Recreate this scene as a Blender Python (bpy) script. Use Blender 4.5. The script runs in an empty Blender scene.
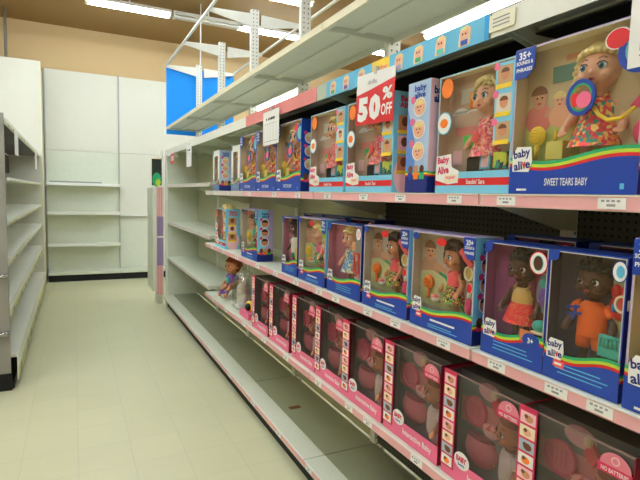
import bpy, bmesh, math, random
from mathutils import Matrix, Vector
random.seed(4)
PI = math.pi
SC = bpy.context.scene
COL = SC.collection

# ------------------------------------------------------------------ materials
def lin(c):
    c = c / 255.0
    return c / 12.92 if c <= 0.04045 else ((c + 0.055) / 1.055) ** 2.4
def rgb(c): return (lin(c[0]), lin(c[1]), lin(c[2]), 1)
MATS = {}
def mat(name, c, rough=0.55, var=0.05, metal=0.0, scale=14.0, spec=0.4):
    if name in MATS: return MATS[name]
    m = bpy.data.materials.new(name); m.use_nodes = True
    nt = m.node_tree; b = nt.nodes['Principled BSDF']
    b.inputs['Roughness'].default_value = rough
    b.inputs['Metallic'].default_value = metal
    b.inputs['Specular IOR Level'].default_value = spec
    tc = nt.nodes.new('ShaderNodeTexCoord'); nz = nt.nodes.new('ShaderNodeTexNoise')
    nz.inputs['Scale'].default_value = scale
    mx = nt.nodes.new('ShaderNodeMix'); mx.data_type = 'RGBA'
    k = rgb(c)
    mx.inputs[6].default_value = tuple(min(1, v * (1 - var)) for v in k[:3]) + (1,)
    mx.inputs[7].default_value = tuple(min(1, v * (1 + var)) for v in k[:3]) + (1,)
    nt.links.new(tc.outputs['Object'], nz.inputs['Vector'])
    nt.links.new(nz.outputs['Fac'], mx.inputs[0])
    nt.links.new(mx.outputs[2], b.inputs['Base Color'])
    MATS[name] = m
    return m
def emit(name, c, s):
    m = bpy.data.materials.new(name); m.use_nodes = True; nt = m.node_tree
    nt.nodes.clear(); e = nt.nodes.new('ShaderNodeEmission'); o = nt.nodes.new('ShaderNodeOutputMaterial')
    e.inputs[0].default_value = rgb(c); e.inputs[1].default_value = s
    nt.links.new(e.outputs[0], o.inputs[0]); MATS[name] = m; return m
def film_mat(name, tint=(246, 246, 244), gloss=0.035):
    m = bpy.data.materials.new(name); m.use_nodes = True; nt = m.node_tree; nt.nodes.clear()
    o = nt.nodes.new('ShaderNodeOutputMaterial'); mx = nt.nodes.new('ShaderNodeMixShader')
    t = nt.nodes.new('ShaderNodeBsdfTransparent'); g = nt.nodes.new('ShaderNodeBsdfGlossy')
    t.inputs[0].default_value = rgb(tint); g.inputs['Roughness'].default_value = 0.16
    g.inputs['Color'].default_value = (0.9, 0.9, 0.9, 1)
    tc = nt.nodes.new('ShaderNodeTexCoord'); nz = nt.nodes.new('ShaderNodeTexNoise'); nz.inputs['Scale'].default_value = 9
    bp = nt.nodes.new('ShaderNodeBump'); bp.inputs['Strength'].default_value = 0.12; bp.inputs['Distance'].default_value = 0.02
    nt.links.new(tc.outputs['Object'], nz.inputs['Vector']); nt.links.new(nz.outputs['Fac'], bp.inputs['Height'])
    nt.links.new(bp.outputs[0], g.inputs['Normal'])
    mx.inputs[0].default_value = gloss
    nt.links.new(t.outputs[0], mx.inputs[1]); nt.links.new(g.outputs[0], mx.inputs[2]); nt.links.new(mx.outputs[0], o.inputs[0])
    MATS[name] = m; return m
def print_mat(name, cols, scale=60, rough=0.7):
    """printed cloth: voronoi cells coloured from a small palette"""
    m = bpy.data.materials.new(name); m.use_nodes = True; nt = m.node_tree; b = nt.nodes['Principled BSDF']
    b.inputs['Roughness'].default_value = rough
    tc = nt.nodes.new('ShaderNodeTexCoord'); v = nt.nodes.new('ShaderNodeTexVoronoi'); v.inputs['Scale'].default_value = scale
    sp = nt.nodes.new('ShaderNodeSeparateColor'); r = nt.nodes.new('ShaderNodeValToRGB'); r.color_ramp.interpolation = 'CONSTANT'
    el = r.color_ramp.elements
    for i, c in enumerate(cols):
        if i < 2: e = el[i]
        else: e = el.new(i / len(cols))
        e.position = i / len(cols); e.color = rgb(c)
    nt.links.new(tc.outputs['Object'], v.inputs['Vector']); nt.links.new(v.outputs['Color'], sp.inputs[0])
    nt.links.new(sp.outputs[0], r.inputs[0]); nt.links.new(r.outputs[0], b.inputs['Base Color'])
    MATS[name] = m; return m
def peg_mat(name, c, hole, ax=(1, 2), pitch=0.0254, rad=0.17, rough=0.6):
    """perforated steel or board: rows of small punched holes"""
    m = bpy.data.materials.new(name); m.use_nodes = True; nt = m.node_tree; b = nt.nodes['Principled BSDF']
    b.inputs['Roughness'].default_value = rough
    N = nt.nodes.new; L = nt.links.new
    tc = N('ShaderNodeTexCoord'); s = N('ShaderNodeSeparateXYZ'); L(tc.outputs['Object'], s.inputs[0])
    q = []
    for a in ax:
        d = N('ShaderNodeMath'); d.operation = 'DIVIDE'; d.inputs[1].default_value = pitch; L(s.outputs[a], d.inputs[0])
        f = N('ShaderNodeMath'); f.operation = 'FRACT'; L(d.outputs[0], f.inputs[0])
        u = N('ShaderNodeMath'); u.operation = 'SUBTRACT'; u.inputs[1].default_value = 0.5; L(f.outputs[0], u.inputs[0])
        p = N('ShaderNodeMath'); p.operation = 'MULTIPLY'; L(u.outputs[0], p.inputs[0]); L(u.outputs[0], p.inputs[1]); q.append(p)
    a = N('ShaderNodeMath'); a.operation = 'ADD'; L(q[0].outputs[0], a.inputs[0]); L(q[1].outputs[0], a.inputs[1])
    lt = N('ShaderNodeMath'); lt.operation = 'LESS_THAN'; lt.inputs[1].default_value = rad * rad; L(a.outputs[0], lt.inputs[0])
    mx = N('ShaderNodeMix'); mx.data_type = 'RGBA'; mx.inputs[6].default_value = rgb(c); mx.inputs[7].default_value = rgb(hole)
    L(lt.outputs[0], mx.inputs[0]); L(mx.outputs[2], b.inputs['Base Color'])
    MATS[name] = m; return m

WHITE = mat('white_enamel', (232, 233, 224), 0.4)
IVORY = mat('ivory_enamel', (216, 220, 202), 0.45)
SAGE = mat('pale_steel', (208, 212, 204), 0.45)
PINK = mat('pink_strip', (238, 178, 184), 0.4)
STRIPW = mat('pale_strip', (226, 214, 208), 0.4)
BLACK = mat('black_kick', (14, 15, 18), 0.6)
PANELW = mat('white_panel', (218, 217, 202), 0.6, 0.02)
GREYP = mat('grey_end_panel', (150, 148, 140), 0.6)
CHROME = mat('chrome', (200, 200, 205), 0.2, 0.02, 1.0)
PAPER = mat('paper', (240, 240, 238), 0.6, 0.01)
INK = mat('ink', (60, 60, 66), 0.7)
INKL = mat('light_ink', (150, 152, 160), 0.7)
RED = mat('red', (214, 34, 38), 0.45)
SALMON = mat('salmon_board', (226, 138, 134), 0.6)
SKYB = mat('sky_blue', (98, 186, 226), 0.5)
LBLUE = mat('light_blue', (128, 205, 236), 0.4)
NAVY = mat('box_blue', (28, 66, 164), 0.35)
NAVYD = mat('deep_blue', (22, 40, 120), 0.4)
GREEN = mat('wave_green', (44, 168, 108), 0.4)
LIME = mat('wave_lime', (186, 214, 60), 0.4)
YEL = mat('yellow', (248, 214, 56), 0.4)
ORANGE = mat('orange', (246, 128, 34), 0.4)
HOT = mat('hot_pink', (232, 60, 120), 0.4)
CORAL = mat('coral', (246, 92, 100), 0.4)
MAGENTA = mat('magenta_red', (214, 44, 92), 0.4)
BUBBLE = mat('bubblegum', (236, 110, 150), 0.4)
ROSE = mat('dusty_rose', (226, 128, 146), 0.45)
PALEP = mat('pale_pink', (244, 196, 206), 0.5)
CREAM = mat('cream', (244, 232, 200), 0.5)
TEAL = mat('teal', (64, 190, 176), 0.4)
PURPLE = mat('purple', (122, 78, 170), 0.5)
LILAC = mat('lilac', (176, 160, 206), 0.5)
BROWN = mat('brown', (120, 72, 44), 0.6)
HILL = mat('hill_green', (196, 208, 120), 0.5)
BACKG = mat('backdrop_tan', (206, 186, 150), 0.6, 0.15, scale=8)
BACKP = mat('backdrop_purple', (150, 70, 130), 0.6, 0.5, scale=6)
BACKR = mat('backdrop_rose', (190, 120, 140), 0.6, 0.3, scale=6)
BACKD = mat('backdrop_dark', (66, 52, 78), 0.6, 0.2, scale=6)
BACKS = mat('backdrop_slate', (136, 146, 146), 0.6, 0.2, scale=6)
CARD = mat('card_inside', (188, 180, 160), 0.7)
CARDD = mat('dark_card', (44, 38, 40), 0.7)
CLEARP = mat('frosted_edge', (196, 190, 186), 0.3)
FILM = film_mat('clear_film')
FILMD = film_mat('smoky_film', (232, 226, 226), 0.05)
BAG = film_mat('plastic_bag', (236, 240, 238), 0.3)
FAIR = mat('fair_vinyl', (236, 176, 146), 0.45, 0.03)
TAN = mat('tan_vinyl', (206, 140, 100), 0.45, 0.03)
DARK = mat('brown_vinyl', (84, 48, 34), 0.4, 0.03)
BLOND = mat('blond_hair', (246, 214, 146), 0.5, 0.25, scale=60)
BRUN = mat('brunette_hair', (60, 30, 26), 0.4, 0.3, scale=60)
BLKH = mat('black_hair', (22, 17, 18), 0.45, 0.3, scale=60)
REDH = mat('auburn_hair', (150, 76, 46), 0.6, 0.3, scale=60)
EYEW = mat('eye_white_and_glint', (245, 245, 245), 0.15)
EYEB = mat('eye_blue', (60, 130, 160), 0.15)
EYEN = mat('eye_brown', (84, 50, 30), 0.15)
PUP = mat('pupil', (10, 10, 12), 0.1)
LIPS = mat('lips', (196, 70, 78), 0.4)
P_FLOR = print_mat('coral_floral', [(238, 70, 84), (238, 70, 84), (244, 140, 60), (40, 150, 140), (250, 210, 120), (214, 40, 70)], 38)
P_PINK = print_mat('pink_floral', [(240, 110, 130), (244, 150, 120), (250, 190, 180), (226, 70, 100)], 44)
P_LEO = print_mat('lime_print', [(30, 26, 30), (214, 222, 60), (236, 60, 110), (30, 26, 30), (70, 180, 90)], 70)
P_TEAL = print_mat('teal_print', [(20, 60, 80), (40, 160, 150), (214, 222, 80), (20, 40, 60)], 60)
P_BLUE = print_mat('blue_print', [(120, 170, 214), (240, 236, 160), (90, 140, 200), (200, 220, 236)], 36)
P_GOLD = print_mat('gold_print', [(230, 30, 52)] * 6 + [(226, 160, 70)], 110)
GOLD = mat('gold_cloth', (216, 178, 104), 0.35)
ORSHIRT = mat('orange_cloth', (240, 104, 34), 0.7)
WSHIRT = mat('white_cloth', (238, 232, 226), 0.8)
PLUSH = mat('white_plush', (236, 230, 226), 0.9, 0.1, scale=80)
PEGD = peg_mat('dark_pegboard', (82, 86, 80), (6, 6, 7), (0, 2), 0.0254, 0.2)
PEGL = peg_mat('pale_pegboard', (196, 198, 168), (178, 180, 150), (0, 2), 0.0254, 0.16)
PERF = peg_mat('perforated_steel', (222, 224, 206), (166, 168, 152), (0, 1), 0.0127, 0.2)
PERFU = peg_mat('slotted_upright', (236, 237, 230), (96, 98, 96), (0, 2), 0.036, 0.16)
DECKM = mat('deck_steel', (150, 152, 126), 0.42, 0.04)
TUBE = emit('lit_tube', (236, 248, 255), 34.0)
BLUEPAN = mat('blue_panel_board', (8, 150, 255), 0.5, 0.04, scale=2)

# ------------------------------------------------------------------ mesh builder
_text_cache = {}
def text_mesh(s, bold):
    k = (s, bold)
    if k not in _text_cache:
        cu = bpy.data.curves.new('t', 'FONT'); cu.body = s; cu.resolution_u = 2; cu.offset = bold
        cu.fill_mode = 'FRONT'; cu.space_line = 0.85; cu.align_x = 'CENTER'
        o = bpy.data.objects.new('t', cu); COL.objects.link(o)
        dg = bpy.context.evaluated_depsgraph_get(); dg.update()
        me = o.evaluated_get(dg).to_mesh()
        vs = [v.co.copy() for v in me.vertices]; fs = [tuple(p.vertices) for p in me.polygons]
        o.evaluated_get(dg).to_mesh_clear()
        bpy.data.objects.remove(o); bpy.data.curves.remove(cu)
        xs = [v.x for v in vs]; ys = [v.y for v in vs]
        _text_cache[k] = (vs, fs, min(xs), max(xs), min(ys), max(ys))
    return _text_cache[k]

class MB:
    def __init__(self):
        self.bm = bmesh.new(); self.ml = []; self.M = Matrix.Identity(4)
    def mi(self, m):
        if m not in self.ml: self.ml.append(m)
        return self.ml.index(m)
    def v(self, p): return self.bm.verts.new(self.M @ Vector(p))
    def f(self, vs, m, sm=False):
        try: fc = self.bm.faces.new(vs)
        except ValueError: return
        fc.material_index = self.mi(m); fc.smooth = sm
    def box(self, x0, x1, y0, y1, z0, z1, m, front=None):
        p = [self.v((x, y, z)) for x in (x0, x1) for y in (y0, y1) for z in (z0, z1)]
        for q in ((0, 1, 3, 2), (4, 6, 7, 5), (0, 4, 5, 1), (2, 3, 7, 6), (0, 2, 6, 4), (1, 5, 7, 3)):
            self.f([p[i] for i in q], front if (front and q == (0, 4, 5, 1)) else m)
        return self
    def prism(self, pts, y0, y1, m):
        """outline in the x-z plane, thickness y0 (front) to y1"""
        a = [self.v((x, y0, z)) for x, z in pts]; b = [self.v((x, y1, z)) for x, z in pts]
        self.f(a, m); self.f(b[::-1], m)
        n = len(pts)
        for i in range(n): self.f([a[i], b[i], b[(i + 1) % n], a[(i + 1) % n]], m)
        return self
    def disc(self, cx, cz, rx, rz, y0, m, t=0.0006, n=20, a0=0, a1=360):
        full = abs(a1 - a0) >= 360
        k = n if full else n + 1
        pts = [(cx + rx * math.cos(math.radians(a0 + (a1 - a0) * i / n)), cz + rz * math.sin(math.radians(a0 + (a1 - a0) * i / n))) for i in range(k)]
        if not full: pts.append((cx, cz))
        return self.prism(pts, y0 - t, y0, m)
    def ring(self, cx, cz, ro, ri, y0, y1, m, n=24, sx=1):
        A = []
        for r, y in ((ro, y0), (ri, y0), (ri, y1), (ro, y1)):
            A.append([self.v((cx + sx * r * math.cos(2 * PI * i / n), y, cz + r * math.sin(2 * PI * i / n))) for i in range(n)])
        for k in range(4):
            for i in range(n):
                self.f([A[k][i], A[k][(i + 1) % n], A[(k + 1) % 4][(i + 1) % n], A[(k + 1) % 4][i]], m)
        return self
    def sph(self, c, r, m, nu=16, nv=10, deform=None, keep=None):
        rows = []
        for j in range(nv + 1):
            th = PI * j / nv; row = []
            for i in range(nu):
                ph = 2 * PI * i / nu
                d = Vector((math.sin(th) * math.cos(ph), math.sin(th) * math.sin(ph), math.cos(th)))
                p = Vector((c[0] + r[0] * d.x, c[1] + r[1] * d.y, c[2] + r[2] * d.z))
                if deform: p = deform(p, d)
                row.append(p)
                if j in (0, nv): break
            rows.append(row)
        V = [[self.v(p) for p in row] for row in rows]
        for j in range(nv):
            for i in range(nu):
                a, b = V[j], V[j + 1]; i2 = (i + 1) % nu
                if len(a) == 1: q = [a[0], b[i], b[i2]]; P = [rows[j][0], rows[j + 1][i], rows[j + 1][i2]]
                elif len(b) == 1: q = [a[i], b[0], a[i2]]; P = [rows[j][i], rows[j + 1][0], rows[j][i2]]
                else: q = [a[i], b[i], b[i2], a[i2]]; P = [rows[j][i], rows[j + 1][i], rows[j + 1][i2], rows[j][i2]]
                if keep and not keep(sum(P, Vector()) / len(P)): continue
                self.f(q, m, True)
        return self
    def tube(self, pts, rad, m, n=8):
        pts = [Vector(p) for p in pts]
        if not hasattr(rad, '__len__'): rad = [rad] * len(pts)
        R = []
        for i, p in enumerate(pts):
            t = (pts[min(i + 1, len(pts) - 1)] - pts[max(i - 1, 0)]).normalized()
            a = t.cross(Vector((0, 0, 1)) if abs(t.z) < 0.9 else Vector((0, 1, 0))).normalized(); b = t.cross(a)
            R.append([self.v(p + rad[i] * (a * math.cos(2 * PI * k / n) + b * math.sin(2 * PI * k / n))) for k in range(n)])
        for i in range(len(R) - 1):
            for k in range(n): self.f([R[i][k], R[i + 1][k], R[i + 1][(k + 1) % n], R[i][(k + 1) % n]], m, True)
        self.f(R[0], m); self.f(R[-1][::-1], m)
        return self
    def lathe(self, prof, c, m, n=20, sy=1.0, wav=0.0, mats=None):
        R = []
        for (r, z) in prof:
            R.append([self.v((c[0] + r * (1 + wav * (prof[0][1] - z) * math.cos(7 * 2 * PI * i / n)) * math.cos(2 * PI * i / n), c[1] + sy * r * math.sin(2 * PI * i / n), c[2] + z)) for i in range(n)])
        for j in range(len(R) - 1):
            for i in range(n): self.f([R[j][i], R[j][(i + 1) % n], R[j + 1][(i + 1) % n], R[j + 1][i]], mats[j] if mats else m, True)
        return self
    def text(self, s, cx, cz, w, h, y, m, bold=0.0, rot=0.0, under=None):
        for (mm, bb, dy) in (((under, bold + 0.07, 0.0004),) if under else ()) + ((m, bold, 0.0),):
            vs, fs, x0, x1, y0, y1 = text_mesh(s, bb)
            sx = w / (x1 - x0); sz = h / (y1 - y0)
            if mm is under and under: sx *= 1.07; sz *= 1.14
            c, sn = math.cos(math.radians(rot)), math.sin(math.radians(rot))
            nv = []
            for p in vs:
                a = (p.x - (x0 + x1) / 2) * sx; b = (p.y - (y0 + y1) / 2) * sz
                nv.append(self.v((cx + a * c - b * sn, y + dy, cz + a * sn + b * c)))
            for fc in fs: self.f([nv[i] for i in fc], mm)
        return self
    def mesh(self, name, recalc=True):
        if recalc: bmesh.ops.recalc_face_normals(self.bm, faces=self.bm.faces[:])
        me = bpy.data.meshes.new(name); self.bm.to_mesh(me); self.bm.free()
        for m in self.ml: me.materials.append(m)
        return me
    def build(self, name, parent=None, loc=None, recalc=True):
        o = bpy.data.objects.new(name, self.mesh(name, recalc)); COL.objects.link(o)
        if parent: o.parent = parent
        if loc: o.location = loc
        return o
    def bake(self, x0=None):
        return self

def tag(o, label=None, cat=None, group=None, kind=None):
    if label: o['label'] = label
    if cat: o['category'] = cat
    if group: o['group'] = group
    if kind: o['kind'] = kind
    return o
def thing(name, label, cat, loc=(0, 0, 0), rz=0.0, group=None):
    o = bpy.data.objects.new(name, None); COL.objects.link(o); o.location = loc; o.rotation_euler = (0, 0, rz)
    o.empty_display_size = 0.05
    return tag(o, label, cat, group)
def kids(o): return [c for c in ALLK.get(o.name, [])]
def dup(root, loc, label=None, rz=None, group=None, scale=None):
    src = {}
    for o in COL.objects:
        if o.parent: src.setdefault(o.parent, []).append(o)
    r = root.copy(); COL.objects.link(r); r.location = loc
    if rz is not None: r.rotation_euler = (0, 0, rz)
    if label: r['label'] = label
    if group: r['group'] = group
    if scale: r.scale = scale
    def rec(a, b):
        for ch in src.get(a, []):
            c = ch.copy(); COL.objects.link(c); c.parent = b; rec(ch, c)
    rec(root, r)
    return r
def struct(mb, name, recalc=True):
    return tag(mb.build(name, recalc=recalc), kind='structure')

# ------------------------------------------------------------------ room
CEIL = 4.50
def floor_material():
    m = bpy.data.materials.new('vinyl_tile_floor'); m.use_nodes = True; nt = m.node_tree; b = nt.nodes['Principled BSDF']
    N = nt.nodes.new; L = nt.links.new
    tc = N('ShaderNodeTexCoord'); br = N('ShaderNodeTexBrick'); br.offset = 0; br.squash = 1
    br.inputs['Scale'].default_value = 1; br.inputs['Brick Width'].default_value = 0.305; br.inputs['Row Height'].default_value = 0.305
    br.inputs['Mortar Size'].default_value = 0.003; br.inputs['Color1'].default_value = rgb((222, 221, 184)); br.inputs['Color2'].default_value = rgb((219, 218, 181))
    br.inputs['Mortar'].default_value = rgb((210, 211, 178))
    nz = N('ShaderNodeTexNoise'); nz.inputs['Scale'].default_value = 1.3; nz.inputs['Detail'].default_value = 6
    n2 = N('ShaderNodeTexNoise'); n2.inputs['Scale'].default_value = 60
    mx = N('ShaderNodeMix'); mx.data_type = 'RGBA'; mx.blend_type = 'MULTIPLY'; mx.inputs[0].default_value = 0.14
    L(tc.outputs['Object'], br.inputs['Vector']); L(tc.outputs['Object'], nz.inputs['Vector']); L(tc.outputs['Object'], n2.inputs['Vector'])
    L(br.outputs['Color'], mx.inputs[6]); L(nz.outputs['Fac'], mx.inputs[7]); L(mx.outputs[2], b.inputs['Base Color'])
    r = N('ShaderNodeMapRange'); r.inputs[3].default_value = 0.28; r.inputs[4].default_value = 0.45
    L(nz.outputs['Fac'], r.inputs[0]); L(r.outputs[0], b.inputs['Roughness'])
    return m
WALLM = mat('tan_wall_paint', (206, 178, 132), 0.8, 0.02, scale=3)
CEILM = mat('brown_ceiling_paint', (150, 120, 74), 0.85, 0.05, scale=3)
FLOORM = floor_material()
struct(MB().box(-4, 7, -4, 10.4, -0.1, 0, FLOORM), 'floor')
struct(MB().box(-4, 7, -4, 10.4, CEIL, CEIL + 0.1, CEILM), 'ceiling')
struct(MB().box(-4, 7, 10.2, 10.3, 0, CEIL, WALLM), 'wall_back')
struct(MB().box(-4.1, -4, -4, 10.3, 0, CEIL, WALLM), 'wall_left')
struct(MB().box(7, 7.1, -4, 10.3, 0, CEIL, WALLM), 'wall_right')
struct(MB().box(-4, 7, -4.1, -4, 0, CEIL, WALLM), 'wall_front')

# ------------------------------------------------------------------ tall white wall units at the back
u = thing('wall_shelving_unit', 'tall white wall unit with three open metal shelves at the end of the aisle', 'shelving', (0.18, 10.17, 0))
MB().box(-0.60, 0.59, -0.02, 0.01, 2.33, 3.73, PANELW).build('upper_panel', u)
MB().box(-0.60, 0.59, -0.02, 0.01, 0.15, 2.325, SAGE if False else IVORY).build('back_panel', u)
MB().box(0.591, 0.611, -0.05, 0.01, 0, 3.74, mat('grey_seam', (170, 172, 168))).build('upright', u)
MB().box(-0.62, -0.60, -0.05, 0.01, 0, 3.74, mat('grey_seam', (170, 172, 168))).build('upright', u)
for z in (1.745, 1.235, 0.668):
    MB().box(-0.59, 0.585, -0.33, -0.025, z - 0.03, z, IVORY).box(-0.59, 0.585, -0.345, -0.33, z - 0.045, z + 0.004, WHITE).build('shelf', u)
b_ = MB().box(-0.59, 0.59, -0.40, -0.021, 0.12, 0.165, IVORY).build('base_deck', u)
MB().box(-0.59, 0.59, -0.37, -0.03, 0.0, 0.12, BLACK).build('kick_plate', u)
MB().box(-0.55, 0.28, -0.30, -0.24, 1.752, 1.775, mat('grey_tray', (150, 152, 150))).build('loose_rail', u)
u = thing('wall_panel_unit', 'tall white wall unit with a big flat panel above one open bottom bay', 'shelving', (1.72, 10.17, 0))
MB().box(-0.93, 0.62, -0.03, 0.01, 1.165, 2.33, PANELW).box(-0.93, 0.62, -0.03, 0.01, 2.334, 3.73, PANELW).build('front_panel', u)
MB().box(-0.93, 0.62, -0.0, 0.012, 0.15, 1.165, IVORY).build('back_panel', u)
MB().box(-0.93, 0.62, -0.06, -0.03, 1.15, 1.168, WHITE).build('ledge', u)
MB().box(-0.945, 0.62, -0.40, -0.01, 0.12, 0.165, IVORY).build('base_deck', u)
MB().box(-0.945, 0.62, -0.37, -0.01, 0, 0.12, BLACK).build('kick_plate', u)
u = thing('wall_panel_unit', 'tall white panelled wall unit rising behind the left shelving, standing forward of the back wall', 'shelving', (-1.4, 9.62, 0))
MB().box(-0.50, 0.948, -0.47, 0.57, 0, 3.62, PANELW).build('panel', u)
MB().box(-1.30, -0.51, -0.47, 0.57, 0, 3.62, PANELW).build('panel', u)
MB().box(0.949, 0.97, -0.475, -0.44, 0, 3.62, mat('cream_edge', (226, 222, 190))).build('corner_trim', u)
tag(MB().tube([(-0.93, 9.6, 3.63), (-0.93, 9.6, CEIL)], 0.022, mat('dull_conduit', (120, 118, 108), 0.5)).build('conduit_pipe'), 'thin grey pipe rising from the tall white unit to the ceiling at far left', 'pipe')

# ------------------------------------------------------------------ gondola shelves (world axes, aisle side is -X)
def bays(y): return y
BAYW = 1.22
Y0 = -0.024
BAYN = ['bay nearest the camera', 'second bay from the camera', 'third bay from the camera', 'fourth bay from the camera', 'fifth bay from the camera', 'farthest bay at the aisle end']
def shelf_meshes(depth, lip, m_top, m_lip, side=1, perf=False, L=BAYW, face_m=None):
    """local: x = 0 at the front edge going back, y along the run (0..L), z = 0 at the top surface"""
    g = MB()
    if perf:
        g.box(0.0, 0.125, 0.003, L - 0.003, -0.003, 0.0, PERF)
        g.box(0.125, depth, 0.003, L - 0.003, -0.0035, -0.0005, m_top)
    else:
        g.box(0.0, depth, 0.003, L - 0.003, -0.003, 0.0, m_top)
    g.box(0.0, 0.004, 0.003, L - 0.003, -lip, -0.003, m_lip)
    g.box(0.004, 0.02, 0.003, L - 0.003, -lip, -lip + 0.002, m_lip)
    g.box(0.004, depth, 0.003, 0.006, -0.028, -0.003, m_top)
    g.box(0.004, depth, L - 0.006, L - 0.003, -0.028, -0.003, m_top)
    g.box(depth - 0.004, depth, 0.006, L - 0.006, -0.028, -0.003, m_top)
    g.box(0.2, 0.26, 0.006, L - 0.006, -0.012, -0.003, m_top)
    return g.mesh('deck')
def strip_mesh(h, m, L=BAYW):
    g = MB(); g.box(-0.006, -0.0005, 0.006, L - 0.006, -h, -0.002, m)
    g.box(-0.009, -0.0005, 0.006, L - 0.006, -0.004, 0.0, WHITE)
    return g.mesh('price_strip')
def bracket_mesh(depth):
    g = MB()
    for y in (0.0,):
        a = [(0.03, -0.028), (depth, -0.028), (depth, -0.12), (depth - 0.05, -0.12)]
        A = [g.v((x, y, z)) for x, z in a]; B = [g.v((x, y + 0.004, z)) for x, z in a]
        g.f(A, IVORY); g.f(B[::-1], IVORY)
        for i in range(4): g.f([A[i], B[i], B[(i + 1) % 4], A[(i + 1) % 4]], IVORY)
    return g.mesh('bracket')
def label_mesh():
    g = MB(); g.box(-0.008, -0.0062, -0.035, 0.035, -0.034, -0.007, PAPER)
    g.M = Matrix.Rotation(-PI / 2, 4, 'Z')
    for i in range(4): g.box(-0.026 + i * 0.013, -0.018 + i * 0.013, -0.0084, -0.008, -0.017, -0.012, INKL)
    g.box(-0.012, 0.010, -0.0084, -0.008, -0.028, -0.022, INKL)
    return g.mesh('price_label')
LABEL = label_mesh()
def link(me, name, parent, loc=(0, 0, 0)):
    o = bpy.data.objects.new(name, me); COL.objects.link(o); o.parent = parent; o.location = loc; return o

LV = [('shelf', 'eye-level', 1.155, 1.654, 1.735), ('shelf', 'middle', 1.155, 1.149, 1.215), ('shelf', 'lower', 1.155, 0.659, 0.71)]
M_near = {}
labY = {0: [1.085, 0.76, 1.31, 1.62, 1.9, 2.25, 2.62, 3.0, 3.5, 4.1, 4.5], 1: [1.085, 0.875, 0.75, 1.33, 1.62, 1.83, 2.13, 2.32, 2.62, 2.95, 3.3, 3.8, 4.2, 4.6, 5.4, 6.6], 2: [0.75, 1.1, 1.45, 1.80, 1.97, 2.30, 2.75, 3.15, 3.6, 4.1, 4.55, 5.3, 6.4]}
for li, (nm, adj, x0, zn, zf) in enumerate(LV):
    for b in range(6):
        y = Y0 + b * BAYW; far = b >= 4
        x = 1.195 if far else 1.159
        z = zf if far else zn
        key = (far, x)
        if key not in M_near:
            d = 1.605 - x
            M_near[key] = (shelf_meshes(d, 0.04, IVORY, IVORY), strip_mesh(0.038, STRIPW if far else PINK), bracket_mesh(d))
        dk, st, bk = M_near[key]
        kindp = 'pale empty' if far else ('pale-fronted' if (b == 3 and li == 0) else 'pink-fronted')
        r = thing('gondola_shelf', '%s %s metal shelf, right-hand shelving, %s' % (kindp, adj, BAYN[b]), 'shelf', (x, y, z), 0, 'shelves of the right-hand shelving')
        link(dk, 'deck', r)
        sp = link(st if not (b == 3 and li == 0) else M_near.setdefault('w', strip_mesh(0.038, STRIPW)), 'price_strip', r); [link(bk, 'bracket', r, (0, yy_, 0)) for yy_ in (0.012, BAYW - 0.016)]
        for yy in labY[li]:
            if y < yy < y + BAYW: link(LABEL, 'price_label', sp, (0, yy - y, 0))
# base decks
bm0 = shelf_meshes(0.465, 0.05, DECKM, IVORY, perf=True)
stp = strip_mesh(0.036, PINK); stw = strip_mesh(0.036, STRIPW)
for b in range(6):
    r = thing('base_shelf', 'bare grey-green bottom deck, right-hand shelving, %s' % BAYN[b], 'shelf', (1.139, Y0 + b * BAYW, 0.158), 0, 'bottom decks of the right-hand shelving')
    link(bm0, 'deck', r); sp = link(stw if b >= 5 else stp, 'price_strip', r)
    for yy in (1.9, 2.35, 2.8, 3.3, 3.9, 4.5, 5.2):
        if Y0 + b * BAYW < yy < Y0 + (b + 1) * BAYW: link(LABEL, 'price_label', sp, (0, yy - Y0 - b * BAYW, 0))
# top shelf with header
tdk = shelf_meshes(0.44, 0.036, IVORY, WHITE); tbk = bracket_mesh(0.44)
TOPS = []
for b in range(6):
    r = thing('gondola_shelf', 'topmost pale shelf above boxed dolls, %s' % BAYN[b], 'shelf', (1.165, Y0 + b * BAYW, 2.20), 0, 'topmost shelves of the right-hand shelving')
    link(tdk, 'deck', r); [link(tbk, 'bracket', r, (0, yy_, 0)) for yy_ in (0.012, BAYW - 0.016)]
    MB().box(-0.004, -0.0005, 0.004, BAYW - 0.004, -0.07, 0.004, WHITE).build('front_rail', r)
    if b < 3: MB().box(0.17, 0.43, 0.02, BAYW - 0.02, -0.034, -0.030, mat('painted_shade_sheet', (16, 17, 20), 0.7)).build('painted_shade_sheet', r)  # near-black sheet standing in for the shade under the nearer top shelves
    TOPS.append(r)
# frame of the run: back panels, uprights, kick plates
g = thing('shelving_rack', 'frame of the long right-hand shelving with pegboard back and white slotted posts', 'shelving', (0, 0, 0))
for b in range(6):
    y = Y0 + b * BAYW
    m = MB(); m.M = Matrix.Rotation(-PI / 2, 4, 'Z')  # local x = -Y
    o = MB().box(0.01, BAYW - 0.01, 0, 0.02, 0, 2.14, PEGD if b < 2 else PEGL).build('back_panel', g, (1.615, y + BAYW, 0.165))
    o.rotation_euler = (0, 0, -PI / 2)
    MB().box(1.187, 1.60, y, y + BAYW - 0.002, 0, 0.10, BLACK).build('kick_plate', g)
for i in range(7):
    y = Y0 + i * BAYW
    top = 3.44
    o = MB().box(-0.04, 0.04, 0, 0.045, 0, top - 0.1, PERFU).build('upright', g, (1.637, y, 0.1)); o.rotation_euler = (0, 0, 0)
    for s in (-1, 1):
        a = MB()
        pts = [(s * 0.04, 3.27), (s * 0.04, 3.40), (s * 0.47, 3.385), (s * 0.485, 3.35), (s * 0.40, 3.335)]
        if s < 0: pts = pts[::-1]
        a.prism(pts, -0.008, 0.008, WHITE)
        a.build('cross_arm', g, (1.665, y + 0.01, 0))
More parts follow.
